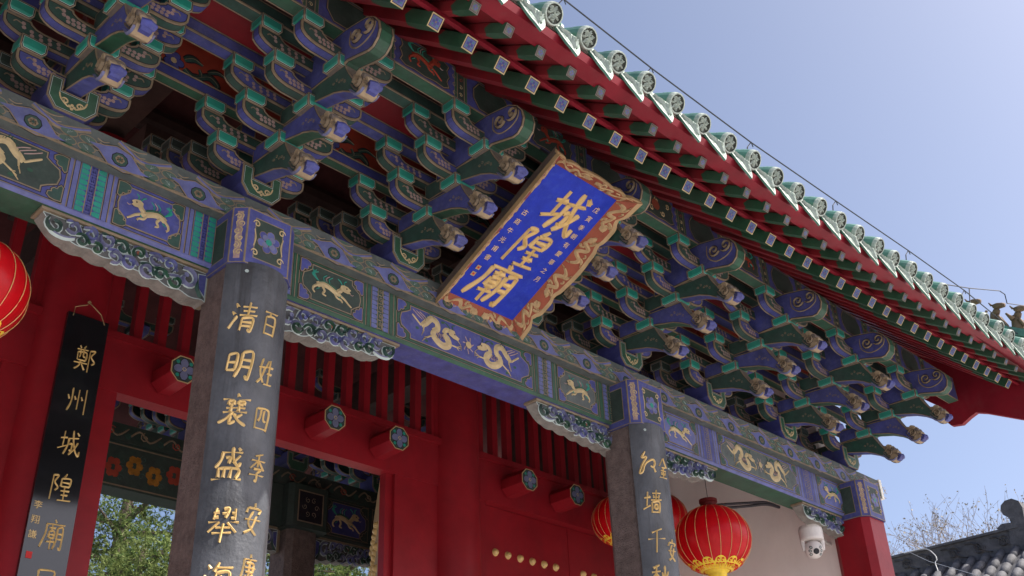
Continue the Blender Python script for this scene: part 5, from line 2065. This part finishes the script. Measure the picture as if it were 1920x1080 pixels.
# ------------------------------------------------------------------ trees
def conifer(name, x, y, h, seed, label, pale=.5, spread=3.2, dens=1.0):
    rn = random.Random(seed)
    root = empty(name, (x, y, GROUND), label=label, category='tree', group='evergreen trees behind the gate')
    mb = MB()
    mb.tube([(x, y, GROUND), (x + .15, y, GROUND + h * .4), (x - .1, y + .1, GROUND + h * .75), (x, y, GROUND + h)], lambda t: .30 - .26 * t, 'bark', 9)
    br = []
    nb = 46
    for i in range(nb):
        t = .22 + .76 * i / nb
        z = GROUND + h * t
        a = i * 2.4 + rn.uniform(-.4, .4)
        L = spread * (1 - t * .55) * rn.uniform(.6, 1.1)
        p0 = Vector((x, y, z))
        p1 = p0 + Vector((math.cos(a) * L * .5, math.sin(a) * L * .5, L * .12))
        p2 = p0 + Vector((math.cos(a) * L, math.sin(a) * L, L * rn.uniform(-.05, .35)))
        mb.tube([p0, p1, p2], lambda q: .06 * (1 - .8 * q), 'bark', 5)
        br.append((p0, p1, p2, L))
    mb.build('trunk', root)
    mb = MB()
    for p0, p1, p2, L in br:
        nt = int(110 * L * dens)
        for j in range(nt):
            q = rn.uniform(.25, 1.05)
            c = (p0.lerp(p1, q * 2) if q < .5 else p1.lerp(p2, (q - .5) * 2)) + Vector((rn.gauss(0, .22), rn.gauss(0, .22), rn.gauss(.05, .16)))
            mt = 'needle_pale' if rn.random() < pale else 'needle'
            d0 = Vector((rn.gauss(0, 1), rn.gauss(0, 1), rn.gauss(.4, .7))).normalized()
            for m in range(8):
                d = (d0 + Vector((rn.gauss(0, .55), rn.gauss(0, .55), rn.gauss(0, .55)))).normalized()
                s = d.cross(Vector((rn.gauss(0, 1), rn.gauss(0, 1), rn.gauss(0, 1)))).normalized()
                l, w = rn.uniform(.05, .11), rn.uniform(.006, .011)
                mb.add([tuple(c - s * w), tuple(c + s * w), tuple(c + d * l)], [(0, 1, 2)], mt)
    mb.build('crown', root)


conifer('evergreen_tree', 8.6, 18.0, 9.8, 1, 'tall conifer with open branches seen through the opening left of the near pillar', .5, 3.2, 2.0)
conifer('evergreen_tree', 7.55, 15.2, 6.6, 7, 'low bushy pale green conifer at the foot of the opening left of the near pillar', .75, 2.6, 2.2)
conifer('evergreen_tree', 10.6, 17.0, 9.4, 2, 'darker conifer seen in the narrow gap right of the near pillar', .4, 2.6, 1.8)
conifer('evergreen_tree', 13.6, 18.2, 9.6, 3, 'greyish green conifer seen beyond the rear column through the doorway', .55, 3.0, 2.2)


def bare_tree(x, y, h, seed, label):
    rn = random.Random(seed)
    root = empty('bare_tree', (x, y, GROUND), label=label, category='tree', group='leafless trees above the grey ridge')
    mb = MB()
    tips = []
    def grow(p, d, L, r, lvl):
        q = p + d * L
        mid = p + d * L * .5 + Vector((rn.gauss(0, .04), rn.gauss(0, .04), 0)) * L
        mb.tube([p, mid, q], lambda t: r * (1 - .35 * t), 'twig', 4 if lvl > 1 else 6)
        if lvl >= 7:
            tips.append((p, q))
            return
        for k in range(rn.choice((2, 3, 3))):
            nd = (d + Vector((rn.gauss(0, .48), rn.gauss(0, .48), rn.gauss(.12, .25)))).normalized()
            grow(p + d * L * rn.uniform(.55, 1.0), nd, L * rn.uniform(.62, .80), max(.006, r * .58), lvl + 1)
    grow(Vector((x, y, GROUND)), Vector((rn.gauss(0, .05), rn.gauss(0, .05), 1)).normalized(), h * .34, h * .012, 0)
    mb.build('trunk', root)
    m2 = MB()
    for p, q in tips:
        for k in range(2):
            c = p.lerp(q, rn.uniform(.2, 1.1)) + Vector((rn.gauss(0, .05), rn.gauss(0, .05), rn.gauss(0, .05)))
            s = rn.uniform(.03, .07)
            a = Vector((rn.gauss(0, 1), rn.gauss(0, 1), rn.gauss(0, 1))).normalized() * s
            b = a.cross(Vector((rn.gauss(0, 1), rn.gauss(0, 1), rn.gauss(0, 1)))).normalized() * s * .5
            m2.add([tuple(c - a), tuple(c + b), tuple(c + a), tuple(c - b)], [(0, 1, 2, 3)], 'leaf_bud')
    m2.build('crown', root)


bare_tree(44.0, 19.2, 15.2, 4, 'sparse leafless tree low over the left part of the grey ridge')
bare_tree(44.0, 17.0, 17.4, 5, 'round-headed leafless tree standing over the middle of the grey ridge')
bare_tree(44.0, 15.2, 17.4, 9, 'leafless tree beside the dark ridge-end ornament')
